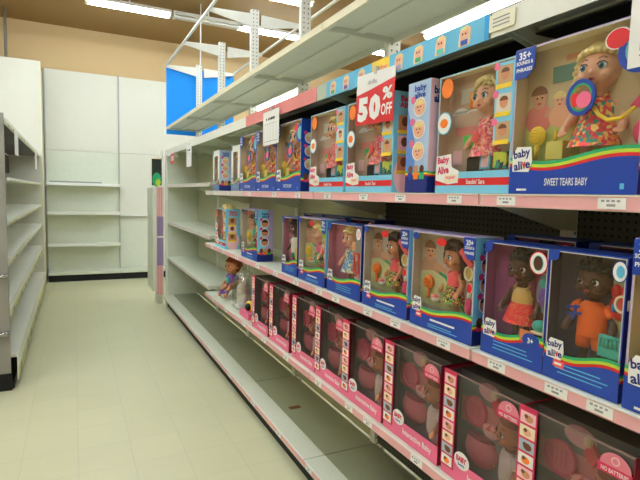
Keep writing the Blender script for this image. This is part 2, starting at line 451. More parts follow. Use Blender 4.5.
for x in (1.19, 2.145):
    MB().box(x - 0.012, x + 0.012, Y0, 7.32, 3.372, 3.392, WHITE).build('top_rail', g)
MB().box(1.20, 1.615, 7.275, 7.295, 0.12, 2.13, IVORY).build('end_panel', g)
MB().box(1.163, 1.192, 7.262, 7.292, 0.0, 2.12, peg_mat('slotted_post', (226, 228, 214), (40, 40, 38), (1, 2), 0.03, 0.3)).build('slotted_post', g)
# canopy
cdk = MB()
cdk.box(0, 0.455, 0.003, BAYW - 0.003, 0.026, 0.029, SAGE); cdk.box(0, 0.006, 0.003, BAYW - 0.003, -0.004, 0.034, mat('canopy_edge', (232, 224, 194)))
cdk.box(0.006, 0.03, 0.003, BAYW - 0.003, -0.004, 0.0, SAGE); cdk.box(0.445, 0.455, 0.003, BAYW - 0.003, -0.004, 0.026, SAGE)
cdk.box(0.006, 0.445, 0.003, 0.008, -0.002, 0.026, SAGE); cdk.box(0.006, 0.445, BAYW - 0.008, BAYW - 0.003, -0.002, 0.026, SAGE)
cdk.box(0.2, 0.25, 0.008, BAYW - 0.008, 0.014, 0.026, SAGE)
cdk = cdk.mesh('deck')
for b in range(6):
    r = thing('canopy_shelf', 'pale metal canopy shelf overhead, %s' % BAYN[b], 'shelf', (1.18, Y0 + b * BAYW, 2.50), 0, 'canopy shelves above the right-hand shelving')
    link(cdk, 'deck', r)
# header signs on the top shelf
def hs(y0, y1, m, x=1.1605, z0=2.128, z1=2.206):
    """sign board: local x to the right (towards -Y)"""
    return MB().box(0, y1 - y0, -0.003, 0, 0, z1 - z0, m), (x - 0.0005, y1, z0)
def place(mbx, name, loc, label, cat, group=None):
    o = mbx.build(name, None, loc); o.rotation_euler = (0, 0, -PI / 2); return tag(o, label, cat, group)
m_, l_ = hs(2.42, 3.62, SALMON); place(m_, 'header_sign', l_, 'plain salmon pink header board on the topmost shelf edge, left of the blue one', 'sign')
r = thing('header_sign', 'light blue header strip with baby pictures and one yellow block', 'sign', (1.160, 2.40, 2.128), -PI / 2)
MB().box(0, 0.10, -0.003, 0, 0, 0.078, mat('grey_green_board', (176, 190, 170))).box(0.10, 1.20, -0.003, 0, 0, 0.078, SKYB).box(0.53, 0.66, -0.0036, -0.003, 0, 0.078, YEL).box(1.185, 1.202, -0.004, -0.003, 0, 0.078, mat('bright_cyan', (30, 160, 230))).build('board', r)
for i, x in enumerate((0.17, 0.30, 0.44, 0.725, 0.85, 0.975, 1.095)):
    k = MB().prism([(x - 0.028, 0.006), (x + 0.026, 0.008), (x + 0.03, 0.06), (x + 0.008, 0.072), (x - 0.024, 0.052)], -0.0042, -0.003, mat('sticker_cream', (236, 206, 170)))
    k.disc(x, 0.045, 0.019, 0.02, -0.0042, FAIR); k.disc(x, 0.056, 0.02, 0.012, -0.0048, BLOND, a0=0, a1=180)
    k.box(x - 0.016, x + 0.016, -0.0048, -0.0042, 0.01, 0.027, [GREEN, PURPLE, TEAL, LILAC, GREEN, TEAL, NAVY][i])
    for e in (-1, 1): k.disc(x + e * 0.007, 0.045, 0.0028, 0.003, -0.0048, PUP, n=8)
    k.build('baby_picture', r)
MB().text('baby', 0.6, 0.04, 0.09, 0.03, -0.0042, BUBBLE, 0.02).build('lettering', r)
m = MB().box(-0.05, 0.05, -0.003, 0, 0, 0.05, mat('cream_card', (240, 238, 214)))
for i in range(3): m.box(-0.035, 0.03, -0.0034, -0.003, 0.012 + i * 0.011, 0.016 + i * 0.011, INKL)
place(m, 'shelf_card', (1.158, 1.145, 2.145), 'small blank cream card on the shelf rail right of the blue baby strip', 'card')
# hanging signs
r = thing('sale_sign', 'red and white card reading 50% OFF hanging from the topmost shelf edge', 'sign', (1.146, 1.83, 1.945), -PI / 2)
MB().prism([(-0.148, 0), (0.148, 0), (0.148, 0.172), (-0.03, 0.145), (-0.148, 0.13)], -0.0015, 0, RED).build('red_field', r)
MB().prism([(-0.148, 0.13), (-0.03, 0.145), (0.148, 0.172), (0.148, 0.215), (-0.148, 0.215)], -0.0015, 0, PAPER).build('white_field', r)
k = MB(); k.text('5', -0.087, 0.065, 0.085, 0.105, -0.0026, PAPER, 0.07); k.text('0', 0.008, 0.068, 0.09, 0.108, -0.0026, PAPER, 0.07); k.text('%', 0.1, 0.116, 0.072, 0.052, -0.0026, PAPER, 0.04); k.text('OFF', 0.098, 0.052, 0.08, 0.048, -0.0026, PAPER, 0.03)
k.build('lettering', r); MB().text('dolls', -0.02, 0.176, 0.07, 0.018, -0.0026, INKL).build('small_lettering', r)
MB().box(-0.01, 0.01, -0.004, 0.0105, 0.205, 0.235, CLEARP).build('clip', r)
r.rotation_euler = (0, math.radians(2), -PI / 2)
def notice(loc, w, h, label, name='price_notice', txt='$9.98', rz=-PI / 2):
    r = thing(name, label, 'notice', loc, rz)
    MB().box(-w / 2, w / 2, -0.001, 0, -h, 0, PAPER).build('sheet', r)
    k = MB()
    for i in range(4): k.box(-w * 0.3 + i * w * 0.13, -w * 0.24 + i * w * 0.16, -0.0015, -0.001, -h * 0.27, -h * 0.2, INK)
    for i in range(5): k.box(-w * 0.42 + i * w * 0.19, -w * 0.42 + i * w * 0.19 + 0.0015, -0.0015, -0.001, -h * 0.85, -h * 0.38, INKL)
    k.box(-w * 0.42, w * 0.42, -0.0015, -0.001, -h * 0.38, -h * 0.37, INKL); k.box(-w * 0.42, w * 0.42, -0.0015, -0.001, -h * 0.9, -h * 0.885, INKL)
    k.build('printing', r)
    MB().box(-0.006, 0.006, -0.003, 1.1605 - loc[0], -0.005, 0.02, CLEARP).build('clip', r)
    return r
notice((1.140, 3.045, 2.168), 0.285, 0.215, 'white printed sheet hanging on the salmon pink header board')
notice((1.145, 5.595, 2.15), 0.26, 0.235, 'blank white sheet hanging from the topmost shelf toward the far end')
notice((1.140, 0.58, 2.175), 0.32, 0.235, 'white sheet hanging at the right edge in front of the big doll box')
r = thing('hanging_tag', 'small red and white tag hanging near the far end of the topmost shelf', 'tag', (1.145, 6.62, 2.15), -PI / 2)
MB().box(-0.12, 0.12, -0.001, 0, -0.16, 0, RED).build('tag_card', r); MB().box(-0.12, 0.12, -0.0014, -0.001, -0.03, 0, PAPER).box(-0.08, 0.08, -0.0016, -0.001, -0.12, -0.06, PALEP).build('printing', r)
# blue panel
r = thing('blue_panel', 'large bright blue banner panel hanging from the last cross arm above the shelving', 'sign', (1.665, 7.325, 2.44))
MB().box(-0.48, 0.485, 0, 0.006, 0, 0.935, BLUEPAN).build('banner', r)
[MB().box(a_, a_ + 0.01, -0.008, 0.0, 0.9, 0.95, WHITE).build('hook', r) for a_ in (-0.44, 0.43)]
tag(MB().tube([(1.79, 7.9, 3.0), (1.79, 7.9, CEIL)], 0.009, WHITE).build('hanging_rod'), 'thin white rod hanging from the ceiling beyond the overhead frame', 'rod')

# end unit of the aisle
e = thing('end_display', 'narrow display unit with pink striped panel and plant picture, far end of right shelving', 'display', (0.96, 7.40, 0))
MB().box(0.045, 0.11, 0.0, 0.55, 0.20, 1.68, IVORY).build('side_panel', e)
k = MB().box(0.095, 0.185, -0.06, 0.0, 0.15, 1.70, mat('pinkish_board', (226, 196, 190)))
for x in (0.105, 0.13, 0.155): k.box(x, x + 0.012, -0.062, -0.06, 0.16, 1.69, SALMON)
k.box(0.097, 0.183, -0.064, -0.06, 0.58, 1.28, mat('dusty_purple', (150, 130, 168))); k.box(0.097, 0.183, -0.066, -0.06, 0.98, 1.0, CREAM)
k.build('striped_panel', e)
k = MB().box(0.03, 0.17, -0.02, 0.0, 1.72, 2.10, mat('dark_foliage', (36, 44, 34))); k.disc(0.10, 1.80, 0.06, 0.10, -0.02, GREEN); k.disc(0.12, 1.76, 0.035, 0.05, -0.021, LIME); k.box(0.03, 0.17, -0.024, 0, 2.09, 2.11, CREAM); k.box(0.022, 0.034, -0.024, 0, 1.70, 2.11, CREAM)
k.build('plant_picture', e)
MB().box(0.12, 0.19, 0.05, 0.3, 0.0, 0.2, IVORY).box(0.16, 0.19, -0.02, 0.02, 1.7, 2.2, WHITE).build('base', e)

# ------------------------------------------------------------------ left gondola
LG = thing('shelving_rack', 'frame of the left-hand shelving with grey end panel and two chrome handles', 'shelving', (-0.49, 4.60, 0))
MB().box(-0.44, 0.014, 0.0, 0.025, 0.14, 2.21, GREYP).build('end_panel', LG)
MB().box(-0.44, 0.03, 0.03, 4.62, 0.0, 0.065, BLACK).build('kick_plate', LG)
MB().box(-0.46, -0.44, 0.0, 4.6, 0.14, 2.21, IVORY).build('back_panel', LG)
MB().box(-0.43, -0.40, 0.03, 4.6, 1.86, 2.12, mat('dark_brown_mottle', (92, 84, 74), 0.6, 0.5, scale=5)).build('dark_back_strip', LG)  # mottled dark brown strip along the upper back panel
for z in (0.94, 0.474):
    MB().tube([(-0.09, 0, z), (-0.09, -0.05, z), (0.0, -0.05, z), (0.0, 0, z)], 0.017, CHROME).build('handle', LG)
MB().box(-0.44, 0.02, -0.01, 0.03, 0.0, 0.14, BLACK).build('foot', LG)
LL = [('topmost', 0.0, 2.175, 0.05), ('second from top', 0.0, 1.715, 0.03), ('third from top', 0.0, 1.38, 0.045), ('fourth from top', 0.0, 1.075, 0.06), ('fifth from top', 0.0, 0.72, 0.12), ('bottom', 0.04, 0.29, 0.22)]
LB = ['in the bay nearest the camera', 'in the second bay', 'in the third bay', 'in the farthest bay']
L_W = 4.57 / 4
for nm, dx, z, lip in LL:
    gg = MB(); dd = 0.42 + dx
    gg.box(-dd, 0, 0.003, L_W - 0.003, -0.004, 0, WHITE); gg.box(-0.004, 0.004, 0.003, L_W - 0.003, -lip, 0.003, WHITE)
    gg.box(-dd, -0.004, 0.003, 0.006, -0.028, -0.004, IVORY); gg.box(-dd, -0.004, L_W - 0.006, L_W - 0.003, -0.028, -0.004, IVORY)
    if nm == 'topmost': gg.box(-dd, -0.02, 0.01, L_W - 0.01, -0.034, -0.03, mat('dark_brown_mottle', (92, 84, 74), 0.6, 0.5, scale=5))  # dark brown sheet set under the topmost shelf to darken its underside
    dm = gg.mesh('deck')
    s2 = MB().box(0.0045, 0.007, 0.006, L_W - 0.006, -lip + 0.002, -lip * 0.55, mat('yellowish_strip', (206, 204, 150))); s2 = s2.mesh('price_strip')
    l2 = MB().box(0.0072, 0.0085, -0.04, 0.04, -lip + 0.005, -lip * 0.6, INKL).mesh('price_label')
    for b in range(4):
        r = thing('gondola_shelf', 'empty white shelf of the left-hand shelving, %s, %s' % (nm, LB[b]), 'shelf', (-0.47 + dx, 4.628 + b * L_W, z), 0, 'shelves of the left-hand shelving')
        link(dm, 'deck', r); sp = link(s2, 'price_strip', r)
        for q in range(3):
            if random.random() < 0.6: link(l2, 'price_label', sp, (0, 0.2 + q * 0.35, 0))
for y, z0, z1, lb in ((5.35, 1.93, 2.15, 'white paper tag hanging from the left-hand top shelf near the camera end'), (8.0, 1.90, 2.15, 'white paper tag hanging from the left-hand top shelf toward the back')):
    tag(MB().box(-0.458, -0.456, y - 0.16, y + 0.16, z0, z1, PAPER).build('paper_tag'), lb, 'tag')

# ------------------------------------------------------------------ light fixtures
def fixture(loc, lit, label, L=1.22, group='ceiling tube fixtures', along='X'):
    r = thing('tube_fixture', label, 'light fixture', loc, 0 if along == 'X' else PI / 2, group)
    m = MB()
    for a in (0,):
        pts = [(-0.09, 0.0), (-0.05, 0.06), (0.05, 0.06), (0.09, 0.0)]
        A = [m.v((-L / 2, y, z)) for y, z in pts]; B = [m.v((L / 2, y, z)) for y, z in pts]
        m.f(A, WHITE); m.f(B[::-1], WHITE)
        for i in range(4): m.f([A[i], B[i], B[(i + 1) % 4], A[(i + 1) % 4]], WHITE)
    m.build('housing', r)
    for y in (-0.04, 0.04):
        MB().tube([(-L / 2 + 0.03, y, -0.025), (L / 2 - 0.03, y, -0.025)], 0.019, TUBE if lit else mat('unlit_tube', (236, 236, 228), 0.3), 8).build('tube', r)
    [MB().box(a_, a_ + 0.03, -0.06, 0.06, -0.045, 0, WHITE).build('socket', r) for a_ in (-L / 2, L / 2 - 0.03)]
    MB().box(-0.01, 0.01, -0.01, 0.01, 0.06, CEIL - loc[2], WHITE).build('hanger', r)
    return r
ZF = 4.36
fixture((0.80, 8.2, ZF), True, 'lit ceiling tube fixture above the aisle end, top left of the view', 1.2)
fixture((1.98, 8.2, ZF), False, 'unlit ceiling tube fixture between the two lit ones in the far row', 1.1)
fixture((3.10, 8.2, ZF), True, 'lit ceiling tube fixture seen through the overhead frame', 1.3)
fixture((2.50, 6.72, ZF), True, 'lit ceiling tube fixture at the top edge of the view, beyond the nearest post', 1.22)
k = 0
for x, y in ((-0.6, 5.3), (-0.9, 6.9), (0.6, 3.9), (-1.6, 3.9), (3.6, 4.5), (4.4, 6.8), (0.2, 0.4), (5.2, 8.2), (3.6, 0.8), (-1.2, 1.4), (-2.6, 0.4), (-2.6, 2.2), (-2.8, 5.6), (0.4, -2.2)):  # added lamps; the far-left ones throw grazing light into the box fronts
    fixture((x, y, ZF), True, 'extra ceiling tube fixture added to light the store and the boxes', 1.22)
# tube lights behind the canopy
def strip_light(y0, y1, label, x=1.745, z=2.515):
    r = thing('canopy_light', label, 'light fixture', (x, (y0 + y1) / 2, z))
    h = (y1 - y0) / 2
    MB().tube([(0, -h, 0), (0, h, 0)], 0.017, emit('canopy_tube', (250, 252, 250), 5.0) if 'canopy_tube' not in MATS else MATS['canopy_tube'], 10).build('tube', r)
    MB().box(-0.03, 0.03, -h - 0.02, h + 0.02, 0.02, 0.05, WHITE).build('housing', r)
    MB().box(-0.07, -0.03, -0.02, 0.02, 0.02, 0.045, WHITE).build('arm', r)
MB_ = 0
strip_light(1.0, 2.27, 'long bright tube light between the canopy and the blue baby strip')
strip_light(3.95, 5.15, 'bright tube light showing above the salmon pink header board')

# ------------------------------------------------------------------ dolls
_body = {}
def doll_body(skin, pose):
    key = (skin.name, pose)
    if key in _body: return _body[key]
    m = MB()
    m.sph((0, 0, 0.80), (0.165, 0.155, 0.18), skin, 24, 16, deform=lambda p, d: Vector((p.x * (1 + 0.12 * max(0, 1 - abs(p.z - 0.745) / 0.09)), p.y, p.z)))
    m.sph((0, -0.155, 0.755), (0.02, 0.022, 0.018), skin, 8, 6)
    for s in (-1, 1):
        m.sph((s * 0.17, 0.01, 0.775), (0.02, 0.03, 0.038), skin, 8, 6)
        m.sph((s * 0.085, -0.105, 0.725), (0.05, 0.045, 0.045), skin, 10, 8)
    m.sph((0, -0.12, 0.675), (0.035, 0.03, 0.025), skin, 8, 6)
    m.tube([(0, 0.01, 0.68), (0, 0.01, 0.55)], [0.06, 0.07], skin, 12)
    m.sph((0, 0.01, 0.45), (0.12, 0.09, 0.16), skin, 16, 12)
    m.sph((0, 0.01, 0.34), (0.125, 0.10, 0.10), skin, 16, 10)
    for s in (-1, 1):
        if pose == 'stand':
            el = (s * 0.205, -0.02, 0.43); hd = (s * 0.225, -0.10, 0.33)
        else:
            el = (s * 0.19, -0.03, 0.42); hd = (s * 0.15, -0.16, 0.38)
        m.tube([(s * 0.09, 0.01, 0.55), (s * 0.14, 0.0, 0.53), ((s * 0.14 + el[0]) / 2, 0, 0.485), el, ((el[0] + hd[0]) / 2, (el[1] + hd[1]) / 2, (el[2] + hd[2]) / 2), hd], [0.04, 0.047, 0.045, 0.038, 0.036, 0.028], skin, 10)
        m.sph(hd, (0.034, 0.03, 0.034), skin, 10, 8)
        for q in range(4):
            a = (q - 1.5) * 0.014
            ln = (0.030, 0.036, 0.034, 0.026)[q]
            m.tube([(hd[0] + a, hd[1] - 0.012, hd[2] - 0.01), (hd[0] + a * 1.5, hd[1] - 0.022, hd[2] - 0.012 - ln * 0.6), (hd[0] + a * 1.7, hd[1] - 0.022, hd[2] - 0.014 - ln)], [0.0105, 0.010, 0.008], skin, 6)
        m.tube([(hd[0] - s * 0.02, hd[1] - 0.01, hd[2]), (hd[0] - s * 0.045, hd[1] - 0.02, hd[2] - 0.012), (hd[0] - s * 0.055, hd[1] - 0.03, hd[2] - 0.028)], [0.011, 0.011, 0.008], skin, 6)
        if pose == 'stand':
            m.tube([(s * 0.06, 0.01, 0.36), (s * 0.068, 0.0, 0.24), (s * 0.07, 0.0, 0.17), (s * 0.07, 0.005, 0.06), (s * 0.07, 0, 0.03)], [0.066, 0.062, 0.05, 0.042, 0.036], skin, 12)
            m.sph((s * 0.072, -0.035, 0.03), (0.038, 0.072, 0.03), skin, 12, 8)
        else:
            m.tube([(s * 0.07, 0.0, 0.32), (s * 0.10, -0.12, 0.31), (s * 0.12, -0.20, 0.27), (s * 0.12, -0.26, 0.16)], [0.068, 0.06, 0.05, 0.038], skin, 12)
            m.sph((s * 0.12, -0.28, 0.13), (0.036, 0.045, 0.055), skin, 12, 8)
    o = m.build('tmp')
    md = o.modifiers.new('r', 'REMESH'); md.mode = 'VOXEL'; md.voxel_size = 0.0105; md.use_smooth_shade = True
    sm = o.modifiers.new('s', 'SMOOTH'); sm.iterations = 3; sm.factor = 0.5
    dg = bpy.context.evaluated_depsgraph_get(); dg.update()
    me = bpy.data.meshes.new_from_object(o.evaluated_get(dg)); me.name = 'doll_body'
    if not me.materials: me.materials.append(skin)
    for p in me.polygons: p.use_smooth = True
    bpy.data.objects.remove(o)
    _body[key] = me
    return me
def hsurf(x, z, off=0.0):
    rx, ry, rz = 0.172, 0.155, 0.18
    return -ry * math.sqrt(max(0.02, 1 - (x / rx) ** 2 - ((z - 0.80) / rz) ** 2)) - off
_parts = {}
def doll(parent, loc, s, skin, hair, style, outfit, eye=EYEB, pose='stand', rz=0.0):
    """one boxed or loose doll: body with hair, face and clothes as its pieces; origin at the feet"""
    b = link(doll_body(skin, pose), 'doll', parent, loc) if parent else None
    if b is None:
        b = bpy.data.objects.new('doll', doll_body(skin, pose)); COL.objects.link(b); b.location = loc
    b.scale = (s, s, s); b.rotation_euler = (0, 0, rz)
    kf = ('face', eye.name, skin.name)
    if kf not in _parts:
        m = MB()
        for q in (-1, 1):
            ex, ez = q * 0.068, 0.79
            y = hsurf(ex, ez)
            m.sph((ex, y + 0.006, ez), (0.033, 0.014, 0.030), EYEW, 14, 10)
            m.sph((ex - 0.004, y - 0.004, ez), (0.022, 0.009, 0.024), eye, 14, 10)
            m.sph((ex - 0.004, y - 0.010, ez), (0.012, 0.005, 0.014), PUP, 10, 8)
            m.sph((ex - 0.011, y - 0.0135, ez + 0.009), (0.005, 0.003, 0.005), EYEW, 8, 6)  # small white bead painted on as the glint in the eye
            m.tube([(ex - 0.034, hsurf(ex - 0.034, 0.80, 0.002), 0.80), (ex - 0.016, hsurf(ex, 0.822, 0.006), 0.819), (ex + 0.016, hsurf(ex, 0.822, 0.006), 0.819), (ex + 0.034, hsurf(ex + 0.034, 0.80, 0.002), 0.80)], 0.0045, PUP, 5)
            m.tube([(ex - 0.028, hsurf(ex - 0.028, 0.848, 0.001), 0.846), (ex, hsurf(ex, 0.856, 0.001), 0.858), (ex + 0.028, hsurf(ex + 0.028, 0.848, 0.001), 0.846)], 0.004, BROWN, 5)
        m.sph((0, -0.150, 0.704), (0.026, 0.012, 0.012), LIPS, 12, 8); m.sph((0, -0.156, 0.704), (0.013, 0.010, 0.006), mat('mouth_dark', (90, 20, 30)), 8, 6)
        _parts[kf] = m.mesh('face')
    link(_parts[kf], 'face', b)
    kh = ('hair', style, hair.name)
    if kh not in _parts:
        m = MB()
        def kp(p): return not (p.y < -0.035 and p.z < 0.885) and not (p.z < 0.70 and p.y < 0.02)
        top = 0.205 if style != 'afro' else 0.23
        m.sph((0, 0.025, 0.815), (0.19, 0.175, top), hair, 24, 16, keep=kp)
        if style in ('braid', 'curly', 'afro'):
            for i in range(11):
                t = (i - 5) / 5.0
                m.sph((0.158 * math.sin(t * 1.35), -0.145 * math.cos(t * 1.35) + 0.0, 0.915 - 0.055 * t * t), (0.03, 0.027, 0.026), hair, 8, 6)
        if style == 'braid':
            for s2 in (-1, 1):
                for i in range(7): m.sph((s2 * (0.185 + 0.012 * (i % 2)), 0.01, 0.84 - i * 0.045), (0.036, 0.045, 0.034), hair, 8, 6)
        if style in ('curly', 'afro'):
            rr = random.Random(3)
            for i in range(90):
                a = rr.uniform(0, 2 * PI); zz = rr.uniform(-0.35, 1)
                q = math.sqrt(1 - zz * zz)
                p = Vector((0.19 * q * math.cos(a), 0.03 + 0.175 * q * math.sin(a), 0.815 + top * zz))
                if kp(p): m.sph(p, (0.032,) * 3, hair, 7, 5)
        if style == 'long':
            for i in range(-4, 5):
                x = i * 0.042
                m.tube([(x * 0.5, -0.03, 0.995), (x * 0.9, -0.125 + abs(x) * 0.25, 0.95), (x * 1.1, -0.15 + abs(x) * 0.4, 0.875 + 0.0 * abs(i))], [0.03, 0.032, 0.018], hair, 7)
            for s2 in (-1, 1):
                for j in range(4):
                    m.tube([(s2 * 0.15, -0.04 + j * 0.04, 0.92), (s2 * (0.222), -0.03 + j * 0.045, 0.80), (s2 * (0.24 - 0.01 * j), -0.02 + j * 0.04, 0.64), (s2 * 0.2, -0.01 + j * 0.03, 0.53)], [0.052, 0.058, 0.05, 0.026], hair, 8)
            m.tube([(0, 0.14, 0.9), (0, 0.16, 0.7), (0, 0.13, 0.5)], [0.12, 0.13, 0.08], hair, 10)
        if style == 'bob':
            for i in range(-3, 4):
                x = i * 0.05
                m.tube([(x * 0.2 + 0.04, -0.02, 0.995), (x * 0.8, -0.12 + abs(x) * 0.3, 0.955), (x * 1.08, -0.148 + abs(x) * 0.45, 0.895 - abs(i) * 0.012)], [0.03, 0.036, 0.024], hair, 7)
            for s2 in (-1, 1):
                m.tube([(s2 * 0.14, -0.06, 0.93), (s2 * 0.19, -0.05, 0.82), (s2 * 0.19, -0.03, 0.70)], [0.036, 0.042, 0.02], hair, 8)
        _parts[kh] = m.mesh('hair')
    link(_parts[kh], 'hair', b)
    topm, skm, kind = outfit
    ko = ('outfit', topm.name, skm.name, kind, pose)
    if ko not in _parts:
        m = MB()
        if kind == 'dress':
            m.lathe([(0.085, 0.585), (0.125, 0.54), (0.138, 0.47), (0.138, 0.42), (0.165, 0.36), (0.20, 0.27), (0.225, 0.20)], (0, 0.0, 0), topm, 28, 0.78, 0.0, [topm, topm, topm, skm, skm, skm])
            for s2 in (-1, 1): m.tube([(s2 * 0.075, -0.075, 0.57), (s2 * 0.085, -0.02, 0.61), (s2 * 0.075, 0.06, 0.58)], 0.014, topm, 6)
        elif kind == 'suit':
            m.lathe([(0.085, 0.60), (0.13, 0.56), (0.145, 0.50), (0.145, 0.42), (0.15, 0.34), (0.14, 0.27)], (0, 0, 0), topm, 24, 0.82, 0.0)
            for s2 in (-1, 1):
                m.tube([(s2 * 0.11, 0.0, 0.555), (s2 * 0.165, 0.0, 0.515), (s2 * 0.185, 0, 0.475)], [0.056, 0.064, 0.066], topm, 10)
                if pose == 'stand': m.tube([(s2 * 0.065, 0, 0.33), (s2 * 0.078, 0, 0.22), (s2 * 0.08, 0, 0.15)], [0.085, 0.08, 0.075], skm, 12)
        m2 = m.mesh('outfit'); _parts[ko] = m2
    link(_parts[ko], 'outfit', b)
    return b

# ------------------------------------------------------------------ toy boxes: local x right, y back, z up, front at y = 0
def carton(root, w, h, d, side, front, band, edge=0.006, inside=CARD, back=None):
    m = MB(); t = 0.003
    m.box(-w / 2, -w / 2 + t, 0, d, 0, h, side); m.box(w / 2 - t, w / 2, 0, d, 0, h, side)
    m.box(-w / 2 + t, w / 2 - t, 0, d, 0, t, side); m.box(-w / 2 + t, w / 2 - t, 0, d, h - t, h, side)
    m.box(-w / 2 + t, w / 2 - t, d - t, d, t, h - t, side)
    e = edge
    m.box(-w / 2 + t, -w / 2 + e, 0, 0.001, band, h - t, front); m.box(w / 2 - e, w / 2 - t, 0, 0.001, band, h - t, front)
    m.box(-w / 2 + e, w / 2 - e, 0, 0.001, h - e, h - t, front)
    m.build('carton', root)
    return m
def backdrop(root, w, h, d, base, draw=None, f=0.042):
    
    m = MB(); m.box(-w / 2 + 0.004, w / 2 - 0.004, f, d - 0.0035, 0.004, h - 0.004, base)
    m.box(-w / 2 + 0.0035, -w / 2 + 0.005, 0.003, f, 0.004, h - 0.004, base); m.box(w / 2 - 0.005, w / 2 - 0.0035, 0.003, f, 0.004, h - 0.004, base)
    if base is not BACKS: m.box(-w / 2 + 0.005, w / 2 - 0.005, 0.003, f, h - 0.0045, h - 0.0035, CREAM)
    if draw: draw(m, f - 0.0005)
    m.build('backdrop', root)
def band(root, w, bh, m_main, wave=True, rise=0.03, inset=0.0):
    m = MB(); n = 16
    def wz(i, k): return bh + rise * k + 0.30 * rise * math.sin(i / n * 2 * PI + 0.6) + 0.25 * rise * math.cos(i / n * 4.4)
    cols = [(m_main, 0), (RED, 0.33), (LIME, 0.66), (GREEN, 1.0)] if wave else [(m_main, 0)]
    for j, (mm, k) in enumerate(cols):
        pts = [(-w / 2, 0)] + [(w / 2, 0)]
        if wave: pts += [(w / 2 - w * i / n, wz(i, k + 0.1)) for i in range(n + 1)]
        else: pts += [(w / 2, bh), (-w / 2, bh)]
        m.prism(pts, -0.0010 - 0.0003 * (3 - j), 0.0 if j == 0 else -0.0004, mm)
    m.build('front_band', root)
def logo_ba(root, x, z, s, rot=0, y=-0.003, extra=None):
    m = MB()
    m.prism([(x - s * 0.5, z - s * 0.5), (x + s * 0.36, z - s * 0.54), (x + s * 0.52, z - s * 0.1), (x + s * 0.44, z + s * 0.5), (x - s * 0.3, z + s * 0.54), (x - s * 0.52, z + s * 0.2)], y, y + 0.0008, PAPER)
    m.text('baby', x - s * 0.02, z + s * 0.21, s * 0.86, s * 0.46, y - 0.0004, NAVYD, 0.03, rot)
    m.text('ali e', x, z - s * 0.24, s * 0.86, s * 0.38, y - 0.0004, NAVYD, 0.03, rot)
    m.text('v', x + s * 0.12, z - s * 0.26, s * 0.20, s * 0.30, y - 0.0006, RED, 0.05, rot)
    if extra: m.prism([(x - s * 0.1, z - s * 0.9), (x + s * 0.55, z - s * 0.95), (x + s * 0.6, z - s * 0.6), (x - s * 0.05, z - s * 0.55)], y, y + 0.0008, extra); m.box(x + 0.02 * s, x + s * 0.45, y - 0.0004, y, z - s * 0.8, z - s * 0.68, PAPER)
    return m.build('logo', root)
def fine_print(root, x0, x1, z, rows, dz, m=INKL, y=-0.0026, h=0.003):
    k = MB()
    for r in range(rows):
        k.box(x0 + random.uniform(0, 0.01), x1 - random.uniform(0, 0.03), y, y + 0.0006, z - r * dz, z - r * dz + h, m)
    k.build('small_print', root)
def film(root, w, h, z0, m=FILM):
    MB().box(-w / 2 + 0.004, w / 2 - 0.004, 0.0012, 0.0018, z0, h - 0.004, m).build('window_film', root)
def child_picture(m, y, cx, cz, s, skin, hair, shirt):
    m.disc(cx, cz - s * 0.95, s * 0.75, s * 0.7, y, shirt, 0.0004); m.disc(cx, cz, s * 0.42, s * 0.5, y - 0.0004, skin, 0.0004)
    m.disc(cx - s * 0.03, cz + s * 0.16, s * 0.46, s * 0.42, y - 0.0008, hair, 0.0004, a0=0, a1=180)
    m.disc(cx - s * 0.14, cz + 0.02 * s, s * 0.05, s * 0.05, y - 0.0008, PUP, 0.0004, 8); m.disc(cx + s * 0.14, cz + 0.02 * s, s * 0.05, s * 0.05, y - 0.0008, PUP, 0.0004, 8)
    m.disc(cx, cz - s * 0.24, s * 0.12, s * 0.06, y - 0.0008, LIPS, 0.0004, 10)
    m.prism([(cx + s * 0.3, cz - s * 0.9), (cx + s * 1.3, cz - s * 1.0), (cx + s * 1.35, cz - s * 0.8), (cx + s * 0.5, cz - s * 0.5)], y - 0.0012, y - 0.0004, skin)
def brush(root, x, z, s, m, y=0.03):
    k = MB(); k.sph((x, y, z), (s, 0.012, s), m, 16, 10); k.tube([(x, y, z - s * 0.9), (x - s * 0.1, y, z - s * 2.4)], [s * 0.26, s * 0.2], m)
    for i in range(-2, 3):
        for j in range(-2, 3):
            if i * i + j * j < 7: k.sph((x + i * s * 0.3, y - 0.011, z + j * s * 0.3), (s * 0.08, 0.006, s * 0.08), m, 6, 4)
    k.build('toy_hairbrush', root)
def cup(root, x, z, s, rim=CREAM, inner=YEL, y=0.022):
    k = MB(); k.ring(x, z, s, s * 0.74, y - 0.008, y + 0.006, rim, 20, 0.85); k.disc(x, z, s * 0.66, s * 0.76, y, inner, 0.002); k.build('toy_bowl', root)
def comb(root, x, z, w, h, rot, m, y=0.015):
    k = MB(); c, s = math.cos(math.radians(rot)), math.sin(math.radians(rot))
    def P(a, b): return (x + a * c - b * s, z + a * s + b * c)
    k.prism([P(-w / 2, -h / 2), P(w / 2, -h / 2), P(w / 2, h / 2), P(-w / 2, h / 2)], y - 0.004, y + 0.004, m); k.build('toy_comb', root)
def diaper(root, x, z, s, m=WSHIRT, y=0.03):
    k = MB(); k.sph((x, y, z), (s, 0.018, s * 0.7), m, 12, 8); k.sph((x, y - 0.006, z + s * 0.35), (s * 0.9, 0.012, s * 0.4), P_PINK, 12, 8); k.build('folded_diaper', root)
